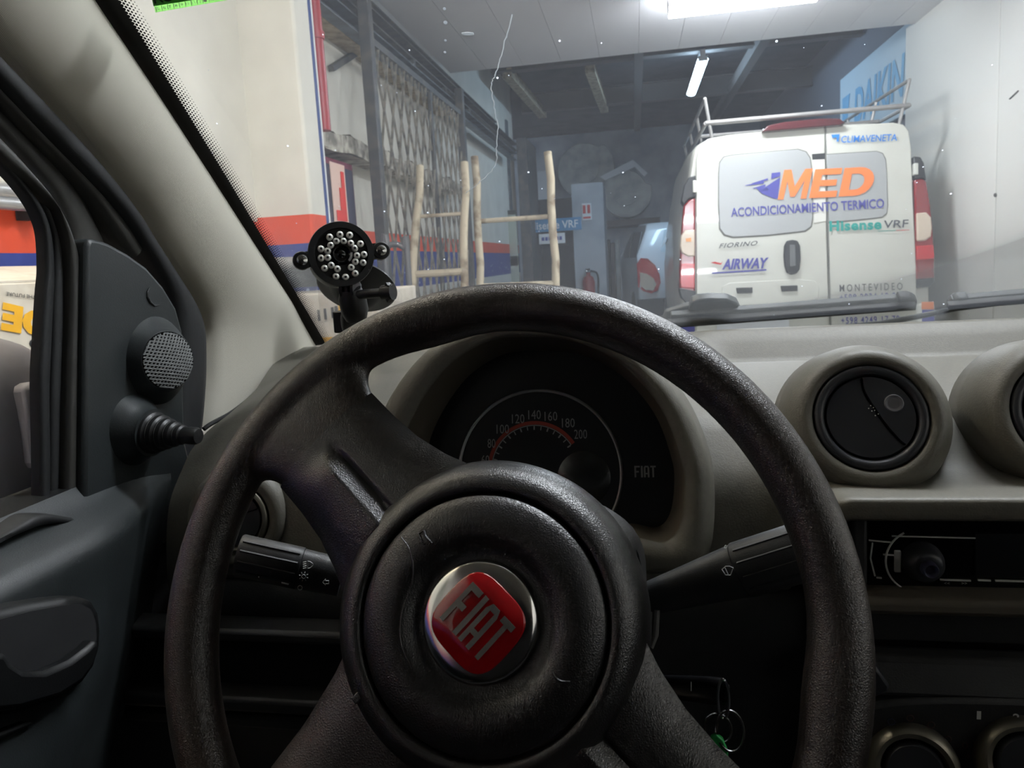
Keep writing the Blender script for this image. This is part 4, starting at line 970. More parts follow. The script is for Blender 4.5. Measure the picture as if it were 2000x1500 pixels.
# storage slot at the left: a dark box stands in for its shaded recess
p0, p1 = atY(446, 1215, .60), atY(640, 1330, .60)
sl_ = MB().box(((p0.x+p1.x)/2-.05, .592, (p0.z+p1.z)/2), (p1.x-p0.x+.16, .02, p0.z-p1.z)).build('slot_shade', 'carpet', dash, bevel=.003)
MB().box(((p0.x+p1.x)/2-.05, .582, p0.z+.004), (p1.x-p0.x+.18, .03, .012)).build('slot_lip', 'dash_dark', dash, bevel=.004)
MB().box(((p0.x+p1.x)/2-.05, .578, p1.z-.002), (p1.x-p0.x+.18, .04, .014)).build('slot_lip', 'dash_dark', dash, bevel=.004)
MB().box(((p0.x+p1.x)/2-.05, .590, p1.z-.03), (p1.x-p0.x+.2, .03, .014)).build('slot_lip', 'dash_dark', dash, bevel=.004)
# centre stack: surround of the radio, ledge, lower panel
ra0 = atY(1668, 1000, .60)
MB().box((ra0.x-.004, .60, .80), (.012, .06, .09)).build('radio_surround', 'dash_dark', dash, bevel=.003)
MB().box((.36, .625, .806), (.44, .02, .078)).build('radio_surround', 'black_plastic', dash)
lz = atY(1850, 1186, .562).z
MB().box((.36, .578, lz), (.46, .04, .014)).build('radio_ledge', 'cavity_brown', dash, bevel=.005)
z1_, z2_ = atY(1850, 1205, .575).z, atY(1850, 1285, .57).z
MB().box((.36, .61, (z1_+z2_)/2), (.46, .03, z1_-z2_)).build('stack_recess', 'dash_dark', dash)
z3_ = atY(1850, 1375, .56).z
MB().prism([(.13, .588, z2_), (.13, .575, z2_-.004), (.13, .565, z3_), (.13, .60, z3_)], (.47, 0, 0)).build('stack_panel', 'dash_dark', dash, bevel=.004)
# the wedge-shaped trim peeping out beside the rim
MB().prism([atY(1690, 1290, .54), atY(1712, 1302, .54), atY(1739, 1340, .54), atY(1738, 1352, .54), atY(1700, 1368, .54), atY(1688, 1370, .54)], (0, .03, 0)).build('stack_wing', 'black_plastic', dash, bevel=.003)

# vents
mat('dimple_grey', (92, 92, 96), .35)
def vent(c, ax, lab, dots=True, rot=0, ring='black_plastic', lip=None):
    ax = Vector(ax).normalized()
    ux = V(1, 0, 0); ux = (ux-ax*ux.dot(ax)).normalized(); uy = ax.cross(ux)
    if uy.z < 0: uy = -uy
    M = frame(c, ux, uy)
    pod = [(.070, -.06), (.067, -.040), (.0645, -.024), (.0605, -.010), (.0555, -.001), (.0515, .003), (.0445, .0035), (.0430, .001), (.0425, -.01)] if lip is None else lip
    MB().lathe(pod, c, ax, 64).build('vent_pod', 'dash_grey', dash, smooth=180)
    K = .868 if lip is None else .66
    t = thing('air_vent', lab, 'air vent', c)
    MB().lathe([(r_*K, h_) for r_, h_ in [(.0485, -.012), (.0485, .001), (.0470, .0025), (.0425, .003), (.0395, .0005), (.0385, -.008)]], c, ax, 64).build('vent_ring', ring, t, smooth=60)
    MB().lathe([(.0001, -.006), (.0388*K, -.006), (.0388*K, -.012)], c, ax, 48).build('vent_back', 'frit_black', t)
    # two lobes split by an S-line
    R = .0378; S = spline([(-.004, .0372, 0), (-.003, .024, 0), (.003, .010, 0), (.011, -.006, 0), (.021, -.021, 0), (.0265, -.0265, 0)], 8)
    a0 = math.atan2(S[0].y, S[0].x); a1 = math.atan2(S[-1].y, S[-1].x)
    arcR = [V(R*math.cos(a1+(a0-a1)*i/24), R*math.sin(a1+(a0-a1)*i/24), 0) for i in range(25)]
    arcL = [V(R*math.cos(a0+(a1+2*PI-a0)*i/40), R*math.sin(a0+(a1+2*PI-a0)*i/40), 0) for i in range(41)]
    Rz = Matrix.Rotation(rot, 4, 'Z') @ Matrix.Diagonal((K, K, 1, 1))
    right = [p + V(.0009, .0004, 0) for p in S[1:-1]] + [p*.985 for p in arcR]
    left = [p - V(.0007, .0003, 0) for p in S[1:-1]][::-1] + [p*.985 for p in arcL]
    fr = MB().prism([M @ Rz @ (p+V(0, 0, -.006)) for p in right], ax*.0075).build('vent_flap', 'black_plastic', t, bevel=.0009)
    MB().prism([M @ Rz @ (p+V(0, 0, -.006)) for p in left], ax*.0055).build('vent_flap', 'black_plastic', t, bevel=.0009)
    MB().lathe([(.0072, .0016), (.0064, .0021), (.0052, .0017), (.003, .0014), (.0001, .0013)], M @ Rz @ V(.0205, .012, 0), ax, 24).build('finger_dimple', 'dimple_grey', fr)
    if dots:
        for (dx, dy) in ((-.001, .008), (.001, .0105), (.003, .0085), (.0015, .0055), (.0038, .006), (.004, .0012), (.0065, .0025)):
            MB().lathe([(.0005, .0015), (.0004, .0019), (.0001, .002)], M @ Rz @ V(dx, dy, 0), ax, 8).build('vent_dot', 'mark_grey', fr)
    return t
vax = (-.10, -.93, .34)
vent(atY(1700, 815, .60), vax, 'black round air vent nearest the steering wheel')
vent(atY(2098, 803, .60), vax, 'black round air vent on the passenger side', False)
vent(atY(458, 1014, .590), (.12, -.95, .15), 'black round air vent behind the left of the wheel', False, 1.2, 'knob_metal', [(.052, -.022), (.049, -.010), (.046, -.002), (.041, .001), (.0340, .001), (.0328, -.001), (.0325, -.01)])

# instrument binnacle
CN = V(0, -math.cos(math.radians(14)), math.sin(math.radians(14))); CO = V(-.098, .655, .852); CUP = V(0, math.sin(math.radians(14)), math.cos(math.radians(14)))
def cp(x, y, off=0): return atP(x, y, CO + CN*off, CN)
inner = [(1050, 655), (1130, 665), (1218, 710), (1295, 797), (1335, 900), (1342, 960), (1332, 1030), (1300, 1062), (1230, 1052), (1050, 1060), (870, 1050), (805, 1040), (775, 970), (772, 900), (792, 830), (835, 755), (885, 700), (960, 660)]
mid = [(1050, 632), (1140, 642), (1245, 692), (1328, 780), (1376, 885), (1389, 965), (1381, 1070), (1345, 1112), (1240, 1120), (1050, 1125), (860, 1120), (765, 1100), (728, 980), (728, 895), (750, 800), (805, 715), (868, 662), (955, 634)]
si, sm_ = spline([(x, y, 0) for x, y in inner], 5, True), spline([(x, y, 0) for x, y in mid], 5, True)
Ri = [cp(p.x, p.y, .070) for p in si]; Rm = [cp(p.x, p.y, .066) for p in sm_]
cen = sum(Ri, V(0, 0, 0))/len(Ri)
Rc = [a.lerp(b_, .45) + CN*.005 for a, b_ in zip(Ri, Rm)]
Rc2 = [a.lerp(b_, .85) + CN*.003 for a, b_ in zip(Ri, Rm)]
def outw(P, k, d): return [cen + (p-cen)*k - CN*d for p in P]
bn = MB().loft([outw(Rm, 1.16, .20), outw(Rm, 1.11, .10), outw(Rm, 1.06, .04), outw(Rm, 1.02, .010), Rm, Rc2, Rc, Ri, outw(Ri, .985, .004)], cap0=False, cap1=False).build('binnacle_hood', 'dash_grey', dash, smooth=180)
MB().loft([outw(Ri, .987, .003), outw(Ri, .97, .03), outw(Ri, .94, .071)], cap0=False, cap1=False).build('binnacle_cavity', 'cavity_brown', dash, smooth=180)
cl = thing('instrument_cluster', 'black instrument cluster with a round speedometer behind the wheel', 'instrument cluster', CO)
MB().prism(outw(Ri, .96, .069), -CN*.01).build('cluster_face', 'gauge_black', cl, smooth=0)
sc_ = cp(1053, 922); sr = .0775
def cM(o): return frame(o, (1, 0, 0), CUP)
MB().lathe([(sr+.0014, 0), (sr+.0012, .004), (sr, .0058), (sr-.0014, .004), (sr-.0016, 0)], sc_, CN, 96).build('gauge_ring', 'ring_metal', cl)
MB().lathe([(sr-.001, .0005), (.0001, .0005)], sc_, CN, 64).build('gauge_disc', 'gauge_black', cl)
c0 = cp(1045, 917, .001); Mg = cM(c0)
R1 = .0425
a_ = lambda kmh: math.radians(90 + (140-kmh)*.95)
arc = [a_(20+ i*180/40) for i in range(41)]
MB().loft([[Mg @ V(r*math.cos(t_), r*math.sin(t_), .0006) for t_ in arc] for r in (R1, R1+.0034)], closed=False).build('speed_arc', 'gauge_red', cl, smooth=0)
MB().loft([[Mg @ V(r*math.cos(t_), r*math.sin(t_), .0008) for t_ in arc] for r in (R1-.0012, R1-.0003)], closed=False).build('speed_line', 'gauge_print', cl, smooth=0)
for kmh in range(20, 201, 10):
    t_ = a_(kmh); d = V(math.cos(t_), math.sin(t_), 0); q = R1-.0015
    a, b_ = Mg @ (d*(q-.0035)+V(0, 0, .0008)), Mg @ (d*q+V(0, 0, .0008))
    MB().bar(a, b_, .0009 if kmh % 20 else .0013, .0004, CN).build('tick', 'gauge_print', cl, smooth=0)
for kmh, (x, y) in {60: (948, 898), 80: (960, 866), 100: (982, 838), 120: (1012, 818), 140: (1044, 810), 160: (1076, 813), 180: (1110, 826), 200: (1134, 848)}.items():
    text(str(kmh), cM(cp(x, y, .002)), .0078 if kmh < 100 else .0122, .0088, 'gauge_print', cl, align='C', res=2, name='numeral')
text('km/h', cM(cp(1004, 925, .002)), .016, .006, 'mark_grey', cl, align='C', res=2)
MB().lathe([(.0001, .0014), (.0245, .0014), (.025, .001)], cp(1141, 933), CN, 48).build('trip_display', 'lcd_grey', cl)
def fiat(M, h, m, parent, th=.0004, name='lettering'):
    """tall block capitals"""
    w, s, g = h*.30, h*.095, h*.055
    L = [[(0, 0), (s, 0), (s, .42*h), (.8*w, .42*h), (.8*w, .56*h), (s, .56*h), (s, .86*h), (w, .86*h), (w, h), (0, h)],
         [(0, 0), (s*1.1, 0), (s*1.1, h), (0, h)],
         'A',
         [(w/2-s/2, 0), (w/2+s/2, 0), (w/2+s/2, .86*h), (w, .86*h), (w, h), (0, h), (0, .86*h), (w/2-s/2, .86*h)]]
    ws_ = [w, s*1.1, w, w]; tot = sum(ws_)+3*g; x0 = -tot/2
    for p, wi in zip(L, ws_):
        if p == 'A':                                   # ring with a counter between two legs
            o = MB(); up = M.to_3x3() @ V(0, 0, th); c1, c2 = .06*h, .84*h
            for q in ([(0, 0), (s, 0), (s, h*.90), (c1, h), (0, c2)], [(w-s, 0), (w, 0), (w, c2), (w-c1, h), (w-s, h*.90)], [(s, .26*h), (w-s, .26*h), (w-s, .38*h), (s, .38*h)], [(c1, h), (s, .86*h), (w-s, .86*h), (w-c1, h)]):
                o.prism([M @ V(x0+x, y-h/2, 0) for x, y in q], up)
            o.build(name, m, parent, smooth=0); x0 += wi+g; continue
        MB().prism([M @ V(x0+x, y-h/2, 0) for x, y in p], (M.to_3x3() @ V(0, 0, th))).build(name, m, parent, smooth=0); x0 += wi+g
def fiat_w(M, w, h, m, parent, th=.0004, name='lettering'):
    f = w/(h*(.30*3+.095*1.1+.055*3)); fiat(M @ Matrix.Diagonal((f, 1, 1, 1)), h, m, parent, th, name)
fiat_w(cM(cp(1260, 921, .002)), .0195, .0105, 'gauge_print', cl)

# radio
rd = thing('car_radio', 'black car radio with a round volume knob in the centre stack', 'radio', (.27, .60, .77))
rM = lambda x, y, Y=.5815: atY(x, y, Y)
MB().box((.265, .605, .804), (.188, .045, .064)).build('radio_face', 'black_gloss', rd, bevel=.003)
MB().box((.30, .5822, .806), (.10, .003, .036)).build('radio_display', 'gauge_black', rd, bevel=.001)
MB().bar(rM(1742, 1047), rM(2030, 1054), .001, .001).build('radio_trim', 'mark_grey', rd); MB().bar(rM(1836, 1132), rM(1896, 1134), .0012, .0012).build('radio_button_edge', 'mark_grey', rd)
MB().bar(rM(1910, 1133), rM(1935, 1134), .0012, .0012).build('radio_button_edge', 'mark_grey', rd); MB().bar(rM(1944, 1134), rM(2030, 1136), .0012, .0012).build('radio_button_edge', 'mark_grey', rd)
text('<<', frame(rM(1844, 1141, .5803), (1, 0, 0), (0, 0, 1)), .004, .0015, 'mark_grey', rd); text('>>', frame(rM(1878, 1141, .5803), (1, 0, 0), (0, 0, 1)), .004, .0015, 'mark_grey', rd)
for (xa, ya, xb, yb) in ((1697, 1055, 1740, 1059), (1725, 1083, 1760, 1085), (1712, 1128, 1722, 1129), (1704, 1060, 1700, 1090), (1700, 1090, 1709, 1125)):
    MB().bar(rM(xa, ya), rM(xb, yb), .0011, .0011).build('radio_button_edge', 'mark_grey', rd)
kc = rM(1800, 1095); kax = V(-.05, -1, .05)
MB().tube([kc + V(.0265*math.cos(t_), -.001, .0265*math.sin(t_)) for t_ in [math.radians(120+i*6) for i in range(21)]], .0008, 6).build('knob_arc', 'mark_grey', rd)
MB().box(rM(1753, 1096, .5805), (.005, .003, .018)).build('knob_mark', 'mark_grey', rd, bevel=.001)
kn = MB().lathe([(.0155, 0), (.0150, .005), (.0135, .010), (.0115, .014), (.0085, .0155), (.006, .0155)], kc, kax, 40).build('volume_knob', 'black_plastic', rd, smooth=60)
MB().lathe([(.0062, .012), (.0058, .021), (.005, .0225), (.004, .0215), (.0036, .018), (.0001, .018)], kc, kax, 32).build('knob_tip', 'mark_blue', kn)
# heater controls
ht = thing('heater_panel', 'dark heater control panel with two round knobs', 'control panel', (.3, .56, .6))
z0_ = atY(1850, 1372, .56).z
pts = spline([(-.012, -.02, 0), (.0, .0, 0), (.04, .012, 0), (.12, .016, 0), (.20, .012, 0), (.24, 0, 0), (.252, -.02, 0)], 6)
hx = atY(1668, 1400, .56).x
MB().prism([V(hx+.0+p.x, .563, z0_-.014+p.y) for p in pts] + [V(hx+.252, .575, z0_-.17), V(hx-.012, .575, z0_-.17)], (0, .02, 0)).build('panel_plate', 'dash_dark', ht, bevel=.004)
HN = V(-.12, -.95, .28).normalized()
for (x, y, lab) in ((1783, 1500, 'a'), (2003, 1488, 'b')):
    c = atY(x, y, .555)
    kb = MB().lathe([(.034, -.008), (.0335, .002), (.0315, .008), (.028, .0105), (.0245, .009), (.0225, .004), (.022, -.002), (.0001, -.002)], c, HN, 48).build('heater_knob', 'knob_metal', ht)
    MB().lathe([(.0218, -.002), (.0215, .006), (.019, .009), (.0001, .010)], c, HN, 40).build('knob_centre', 'black_plastic', kb)
hM = lambda x, y: frame(atY(x, y, .5605), (1, 0, 0), (0, 0, 1))
text('1', hM(1912, 1397), .0030, .0068, 'mark_grey', ht, align='C', bold=.02, name='numeral'); text('2', hM(1985, 1402), .0048, .0068, 'mark_grey', ht, align='C', bold=.02, name='numeral')
text('0', hM(1885, 1456), .0042, .006, 'mark_dim', ht, align='C', name='numeral'); text('*', hM(1890, 1477), .004, .004, 'mark_dim', ht, align='C', name='heater_symbol')
for (x, y, m_) in ((1741, 1410, 'mark_blue'), (1778, 1403, 'mark_dim'), (1819, 1416, 'mark_dim'), (1851, 1444, 'mark_dim')):
    c = atY(x, y, .5605); MB().tube([c + V(.0026*math.cos(t_), 0, .0026*math.sin(t_)) for t_ in [i*PI/4 for i in range(8)]], .00045, 5, closed=True).build('heater_symbol', m_, ht)

# ================================================================== WIPERS
mat('wiper_black', (58, 62, 62), .45); mat('wiper_rubber', (20, 20, 22), .6)
wp_ = thing('wiper', 'black driver side wiper blade resting at the windscreen base', 'wiper', ws(1500, 615, .02))
def wsec(a, b_, ha, hb, off, th, name, m, parent):
    """flat bar between two pixels on the glass, heights in pixels"""
    return MB().prism([ws(a[0], a[1]-ha, off), ws(b_[0], b_[1]-hb, off), ws(b_[0], b_[1]+hb, off), ws(a[0], a[1]+ha, off)], WSN*th).build(name, m, parent, bevel=.002)
wsec((1310, 625), (1786, 590), 8, 9, .014, .010, 'blade_spine', 'wiper_black', wp_)
wsec((1300, 638), (1790, 602), 5, 5, .003, .010, 'blade_rubber', 'wiper_rubber', wp_)
MB().prism([ws(x, y, .010) for x, y in ((1755, 583), (1778, 582), (1793, 590), (1790, 604), (1750, 606))], WSN*.014).build('blade_cap', 'wiper_rubber', wp_, bevel=.003)
MB().prism([ws(x, y, .020) for x, y in ((1345, 608), (1350, 592), (1365, 587), (1385, 585), (1420, 586), (1440, 594), (1448, 610), (1440, 620), (1350, 626))], WSN*.014).build('blade_clip', 'wiper_black', wp_, bevel=.003)
MB().prism([ws(x, y, .024) for x, y in ((1285, 640), (1300, 612), (1345, 598), (1365, 600), (1350, 612), (1310, 626))], WSN*.01).build('wiper_arm', 'wiper_black', wp_, bevel=.003)
wp2 = thing('wiper', 'black passenger side wiper at the right of the windscreen base', 'wiper', ws(1900, 600, .02))
wsec((1858, 594), (2300, 556), 7, 9, .014, .010, 'blade_spine', 'wiper_black', wp2)
wsec((1852, 603), (2300, 566), 4, 5, .003, .010, 'blade_rubber', 'wiper_rubber', wp2)
MB().prism([ws(x, y, .012) for x, y in ((1853, 606), (1855, 594), (1870, 585), (1893, 583), (1893, 602))], WSN*.014).build('blade_cap', 'wiper_black', wp2, bevel=.003)
MB().tube([ws(x, y, .02) for x, y in ((1540, 648), (1640, 640), (1720, 632), (1800, 617), (1870, 602), (2300, 548))], .004, 8).build('wiper_arm', 'wiper_black', wp2)

# ================================================================== STEERING WHEEL
mat('rim_leather', (37, 31, 28), .34, spec=.8, bump=('leather', 800, .6, .0005), vary=(60, (50, 40, 34), .5, .8))  # brown tint puts the warm light falling on the rim into its colour
mat('hub_plastic', (31, 30, 31), .33, spec=.9, bump=('leather', 760, .5, .0005)); mat('pad_plastic', (28, 27, 28), .34, spec=.7, bump=('leather', 760, .5, .0005))
mat('emblem_red', (150, 12, 18), .18, coat=.8); mat('emblem_silver', (190, 188, 184), .25, .9); mat('emblem_chrome', (205, 203, 200), .16, 1.0)
WC, WA, TURN = V(-.0833, .3589, .8608), .4048, math.radians(43.5)
e1, e2, wn = V(1, 0, 0), V(0, math.sin(WA), math.cos(WA)), V(0, -math.cos(WA), math.sin(WA))
WM = frame(WC, e1*math.cos(TURN)-e2*math.sin(TURN), e1*math.sin(TURN)+e2*math.cos(TURN))
sw = thing('steering_wheel', 'black three-spoke steering wheel turned to the right', 'steering wheel', WC)
# rim with leather sleeves over the spoke ends
o = MB(); rings = []
NT = 120
for i in range(NT):
    t_ = 2*PI*i/NT; d = V(math.cos(t_), math.sin(t_), 0)
    deg = math.degrees(t_)
    thumb = sum(math.exp(-((deg-a)/9.0)**2) for a in (33, 147))
    dent = sum(math.exp(-((deg-a)/7.0)**2) for a in (48, 132))
    rr = []
    for j in range(24):
        s_ = 2*PI*j/24
        r = .0147*(1 + .02*math.cos(2*s_))
        inn = max(0, -math.cos(s_))
        rr.append(d*(.1775 + (r + inn*(.004*thumb))*math.cos(s_)) + V(0, 0, (r - .002*dent*max(0, math.sin(s_)))*math.sin(s_)))
    rings.append(rr)
o.loft(rings, loop=True)
def sleeve(ang, st):
    R = Matrix.Rotation(ang, 4, 'Z'); rg = []
    for x, w, th, kz in st:
        rg.append([R @ V(x, w*(abs(math.cos(a))**.75)*(1 if math.cos(a) > 0 else -1), kz + th*(abs(math.sin(a))**.8)*(1 if math.sin(a) > 0 else -1)) for a in [2*PI*k/28 for k in range(28)]])
    o.loft(rg)
SL = [(.130, .0365, .0125, .002), (.140, .037, .0128, .0015), (.150, .041, .013, .001), (.158, .049, .0135, 0), (.165, .060, .0128, 0), (.172, .072, .008, 0)]
sleeve(0, SL); sleeve(PI, SL)
sleeve(-PI/2, [(.128, .030, .0125, .002), (.142, .031, .0125, .001), (.152, .037, .013, 0), (.162, .05, .013, 0), (.172, .068, .008, 0)])
o.xf(WM); rim = o.build('rim', 'rim_leather', sw, smooth=180)
md = rim.modifiers.new('remesh', 'REMESH'); md.mode = 'VOXEL'; md.voxel_size = .0022; md.use_smooth_shade = True
md = rim.modifiers.new('smooth', 'SMOOTH'); md.iterations = 10; md.factor = .6
# spokes
def spoke(ang, st, groove, name='spoke'):
    R = Matrix.Rotation(ang, 4, 'Z'); rg = []
    for x, w, kt in st:
        ring = []; N = 72
        for i in range(N+1):
            y = -1 + 2*i/N
            k = kt - .0105*abs(y)**3.2
            if groove:
                m_ = y*w*(-1 if ang > 1 else 1)        # lit ramp on one side, steep wall on the other
                if m_ > .0055: g = 0
                elif m_ > .002: g = -(.0055-m_)/.0035*.0026
                elif m_ > -.0065: g = -.0026 + (.002-m_)/.0085*.0076
                else: g = .0050*max(0, 1-(-.0065-m_)/.028)
                k += g*sm(groove[0], groove[0]+.004, x)*sm(groove[1], groove[1]-.02, x)
            ring.append(R @ V(x, y*w, k))
        for i in range(9):
            y = 1 - 2*i/8; ring.append(R @ V(x, y*w*.94, kt - .026 + .006*abs(y)**2))
        rg.append(ring)
    return MB().loft(rg).xf(WM).build(name, 'hub_plastic', sw, smooth=55)
def stations(a, b_, n, wf, kf): return [(a+(b_-a)*i/n, wf((a+(b_-a)*i/n)), kf((a+(b_-a)*i/n))) for i in range(n+1)]
def lerp_tab(tab):
    def f(x):
        for (xa, va), (xb, vb) in zip(tab, tab[1:]):
            if x <= xb: return va + (vb-va)*max(0, (x-xa))/(xb-xa)
        return tab[-1][1]
    return f
wf = lerp_tab([(.05, .056), (.065, .050), (.08, .0445), (.10, .040), (.12, .0385), (.141, .0385)]); kf = lerp_tab([(.05, .0215), (.07, .0195), (.10, .0170), (.141, .0150)])
for ang in (0, PI): spoke(ang, stations(.05, .141, 40, wf, kf), (.070, .136))
spoke(-PI/2, stations(.05, .138, 24, lerp_tab([(.05, .05), (.08, .040), (.11, .034), (.138, .0315)]), kf), None)
# hub shell, pad, emblem
def wl(prof, n=96): return MB().lathe([(r, k) for r, k in prof], (0, 0, 0), (0, 0, 1), n).xf(WM)
wl([(.058, .010), (.0645, .012), (.0648, .0255), (.0662, .0272), (.070, .0268), (.0745, .0245), (.0785, .020), (.082, .0125), (.0842, .002), (.085, -.012), (.0835, -.035), (.078, -.045), (.0001, -.045)]).build('hub_shell', 'hub_plastic', sw, smooth=60)
pad = wl([(.0632, .012), (.0634, .0258), (.0622, .0277), (.0585, .0300), (.054, .0318), (.048, .0328), (.043, .0325), (.0395, .0312), (.0365, .0288), (.0345, .0275), (.031, .0272), (.0001, .0272)]).build('horn_pad', 'pad_plastic', sw, smooth=60)
# raised horn marks and crescent lines on the pad
def padk(r): return lerp_tab([(0, .0272), (.031, .0272), (.0365, .0288), (.043, .0325), (.048, .0328), (.054, .0318), (.0585, .03), (.0622, .0277)])(r)
def padline(pts, r, name, m='pad_plastic'):
    MB().tube([WM @ V(p.x, p.y, padk(math.hypot(p.x, p.y))+.0003) for p in spline([(x, y, 0) for x, y in pts], 6)], r, 6).build(name, m, pad)
PW = lambda x, y: (WM.inverted() @ atP(x, y, WC+wn*.031, wn))
def ppx(L): return [(PW(x, y).x, PW(x, y).y) for x, y in L]
padline(ppx([(829, 1035), (833, 1046), (840, 1055), (846, 1061)]), .0007, 'horn_mark'); padline(ppx([(818, 1042), (823, 1052), (828, 1058)]), .0005, 'horn_mark')
padline(ppx([(817, 1043), (829, 1036)]), .0005, 'horn_mark'); padline(ppx([(822, 1059), (832, 1063)]), .0005, 'horn_mark')
padline(ppx([(1080, 1312), (1086, 1322), (1096, 1329), (1114, 1331)]), .0007, 'horn_mark')
padline(ppx([(780, 1047), (800, 1070), (809, 1105), (803, 1145), (788, 1185), (782, 1230), (788, 1270), (805, 1305)]), .0004, 'pad_seam')
em = wl([(.0298, .0265), (.0300, .0295), (.0292, .0316), (.0272, .0330), (.024, .0337), (.016, .0340), (.0001, .0341)]).build('emblem', 'emblem_chrome', sw, smooth=180)
N = 64; ring = []
for i in range(N):
    t_ = 2*PI*i/N; c, s_ = math.cos(t_), math.sin(t_); r = .0207/((abs(c)**3.4+abs(s_)**3.4)**(1/3.4)); ring.append((r*c, r*s_))
o = MB(); o.loft([[V(x, y, .0325) for x, y in ring], [V(x, y, .0345) for x, y in ring], [V(x*.97, y*.97, .0351) for x, y in ring], [V(x*.5, y*.5, .0356) for x, y in ring], [V(0, 0, .0357) for _ in ring]], cap1=False)
o.xf(WM).build('emblem_shield', 'emblem_red', em, smooth=60)
fiat_w(WM @ Matrix.Translation((0, 0, .0355)), .0305, .0240, 'emblem_silver', em, .0007, 'emblem_letter')
# small tab at the lower left of the hub
MB().box((0, 0, 0), (.004, .010, .002)).xf(WM @ Matrix.Translation((-.02, -.07, .024))).build('hub_tab', 'hub_plastic', sw, bevel=.0006)

# ================================================================== COLUMN AND STALKS
col_ = thing('column_shroud', 'dark plastic steering column shroud behind the wheel', 'shroud', WC - wn*.12)
Mc = frame(WC, e1, e2)
rg = []
for k, w, h, cy_ in ((-.045, .066, .066, -.004), (-.06, .072, .070, -.004), (-.09, .076, .070, -.006), (-.15, .074, .062, -.010), (-.25, .07, .055, -.012)):
    rg.append([Mc @ V(.007+p[0]*1.0, cy_+p[1], k) for p in rrect(2*w, 2*h, .035, 7)])
MB().loft(rg).build('shroud', 'hub_plastic', col_, smooth=50)
MB().prism([Mc @ V(.072+.0105*math.cos(a)*.8, .022+.020*math.sin(a), -.058) for a in [2*PI*i/20 for i in range(20)]], -wn*.02).build('stalk_slot', 'carpet', col_)
st_ = atY(1255, 1190, .455)
MB().tube([atY(1283, 1190, .47), atY(1280, 1240, .47), atY(1272, 1262, .47), atY(1264, 1252, .47), atY(1268, 1195, .47)], .0022, 8).build('column_clip', 'rack_steel', col_)
mat('stalk_black', (44, 45, 46), .48, bump=('noise', 1500, .3, .0004)); mat('stalk_print', (175, 178, 178), .5)
def stalk(name, lab, a, b_, ra, rb, dents, symbols, flat=.72):
    t = thing(name, lab, 'stalk', (a+b_)/2)
    ax = (b_-a); L = ax.length; ax.normalize()
    x = ax; up = V(0, -.25, 1); up = (up-x*up.dot(x)).normalized(); fr_ = x.cross(up)
    if fr_.y > 0: fr_ = -fr_
    def ring(s_, r): return [a + ax*L*s_ + up*math.sin(q)*r + fr_*math.cos(q)*r*flat for q in [2*PI*k/32 for k in range(32)]]
    rad = lerp_tab([(0, ra), (dents[0], rb*.97), (1, rb)])
    MB().loft([ring(s_, rad(s_)) for s_ in [i/20*dents[0] for i in range(21)]]).build('stalk_arm', 'stalk_black', t, smooth=60)
    e = MB().loft([ring(dents[0], rb*.90), ring(dents[0]+.004, rb*1.0), ring(dents[0]+.012, rb*1.02), ring(.985, rb*1.02), ring(1.0, rb*.97), ring(1.004, rb*.8)]).build('switch_grip', 'stalk_black', t, smooth=40)
    for q in (.25, .75, 1.25, -.25):
        MB().bar(a+ax*L*(dents[0]+.03)+up*math.sin(q)*rb*1.02+fr_*math.cos(q)*rb*1.02*flat, a+ax*L*.97+up*math.sin(q)*rb*1.02+fr_*math.cos(q)*rb*1.02*flat, .0016, .0012, up).build('grip_rib', 'stalk_black', e)
    def surf(s_, q, lift=.0004): r = (rad(s_) if s_ < dents[0] else rb*1.02)+lift; return a + ax*L*s_ + up*math.sin(q)*r + fr_*math.cos(q)*r*flat
    return t, surf, ax, up, fr_
# left: lights.  a at the column, b at the free end
a, b_ = atY(668, 1128, .470), atY(466, 1084, .452)
t, surf, ax, up, fr_ = stalk('light_stalk', 'black light and indicator stalk left of the hub', a, b_, .0150, .0162, (.40,), None)
def sym_on(px, pts, r, closed=False, th=.455, base=(0, 0)):
    path = [atP(px[0]+x, px[1]+y, surf_o, surf_n) for x, y in pts]
    MB().tube(path, r, 5, closed=closed).build('stalk_symbol', 'stalk_print', t)
surf_n = fr_; surf_o = surf(.3, 0, .0012)
sym_on((604, 1103), [(-3, -7), (-3, 7), (2, 6), (7, 2), (7, -2), (2, -6)], .0003, True)
for k in range(4): sym_on((604, 1103), [(-6, -6+4*k), (-12, -4.5+4*k)], .0003)
sym_on((593, 1126), [(4*math.cos(i*PI/4), 4*math.sin(i*PI/4)) for i in range(8)], .0003, True)
for i in range(8): sym_on((593, 1126), [(6.5*math.cos(i*PI/4+.3), 6.5*math.sin(i*PI/4+.3)), (9.5*math.cos(i*PI/4+.3), 9.5*math.sin(i*PI/4+.3))], .00025)
sym_on((586, 1148), [(4.5*math.cos(i*PI/4), 4.5*math.sin(i*PI/4)) for i in range(8)], .0003, True)
sym_on((637, 1137), [(-7, 0), (-1, -6), (-1, -3), (5, -3), (5, 3), (-1, 3), (-1, 6)], .0003, True)
sym_on((557, 1139), [(-7, -1.5), (7, 1.5)], .0009)
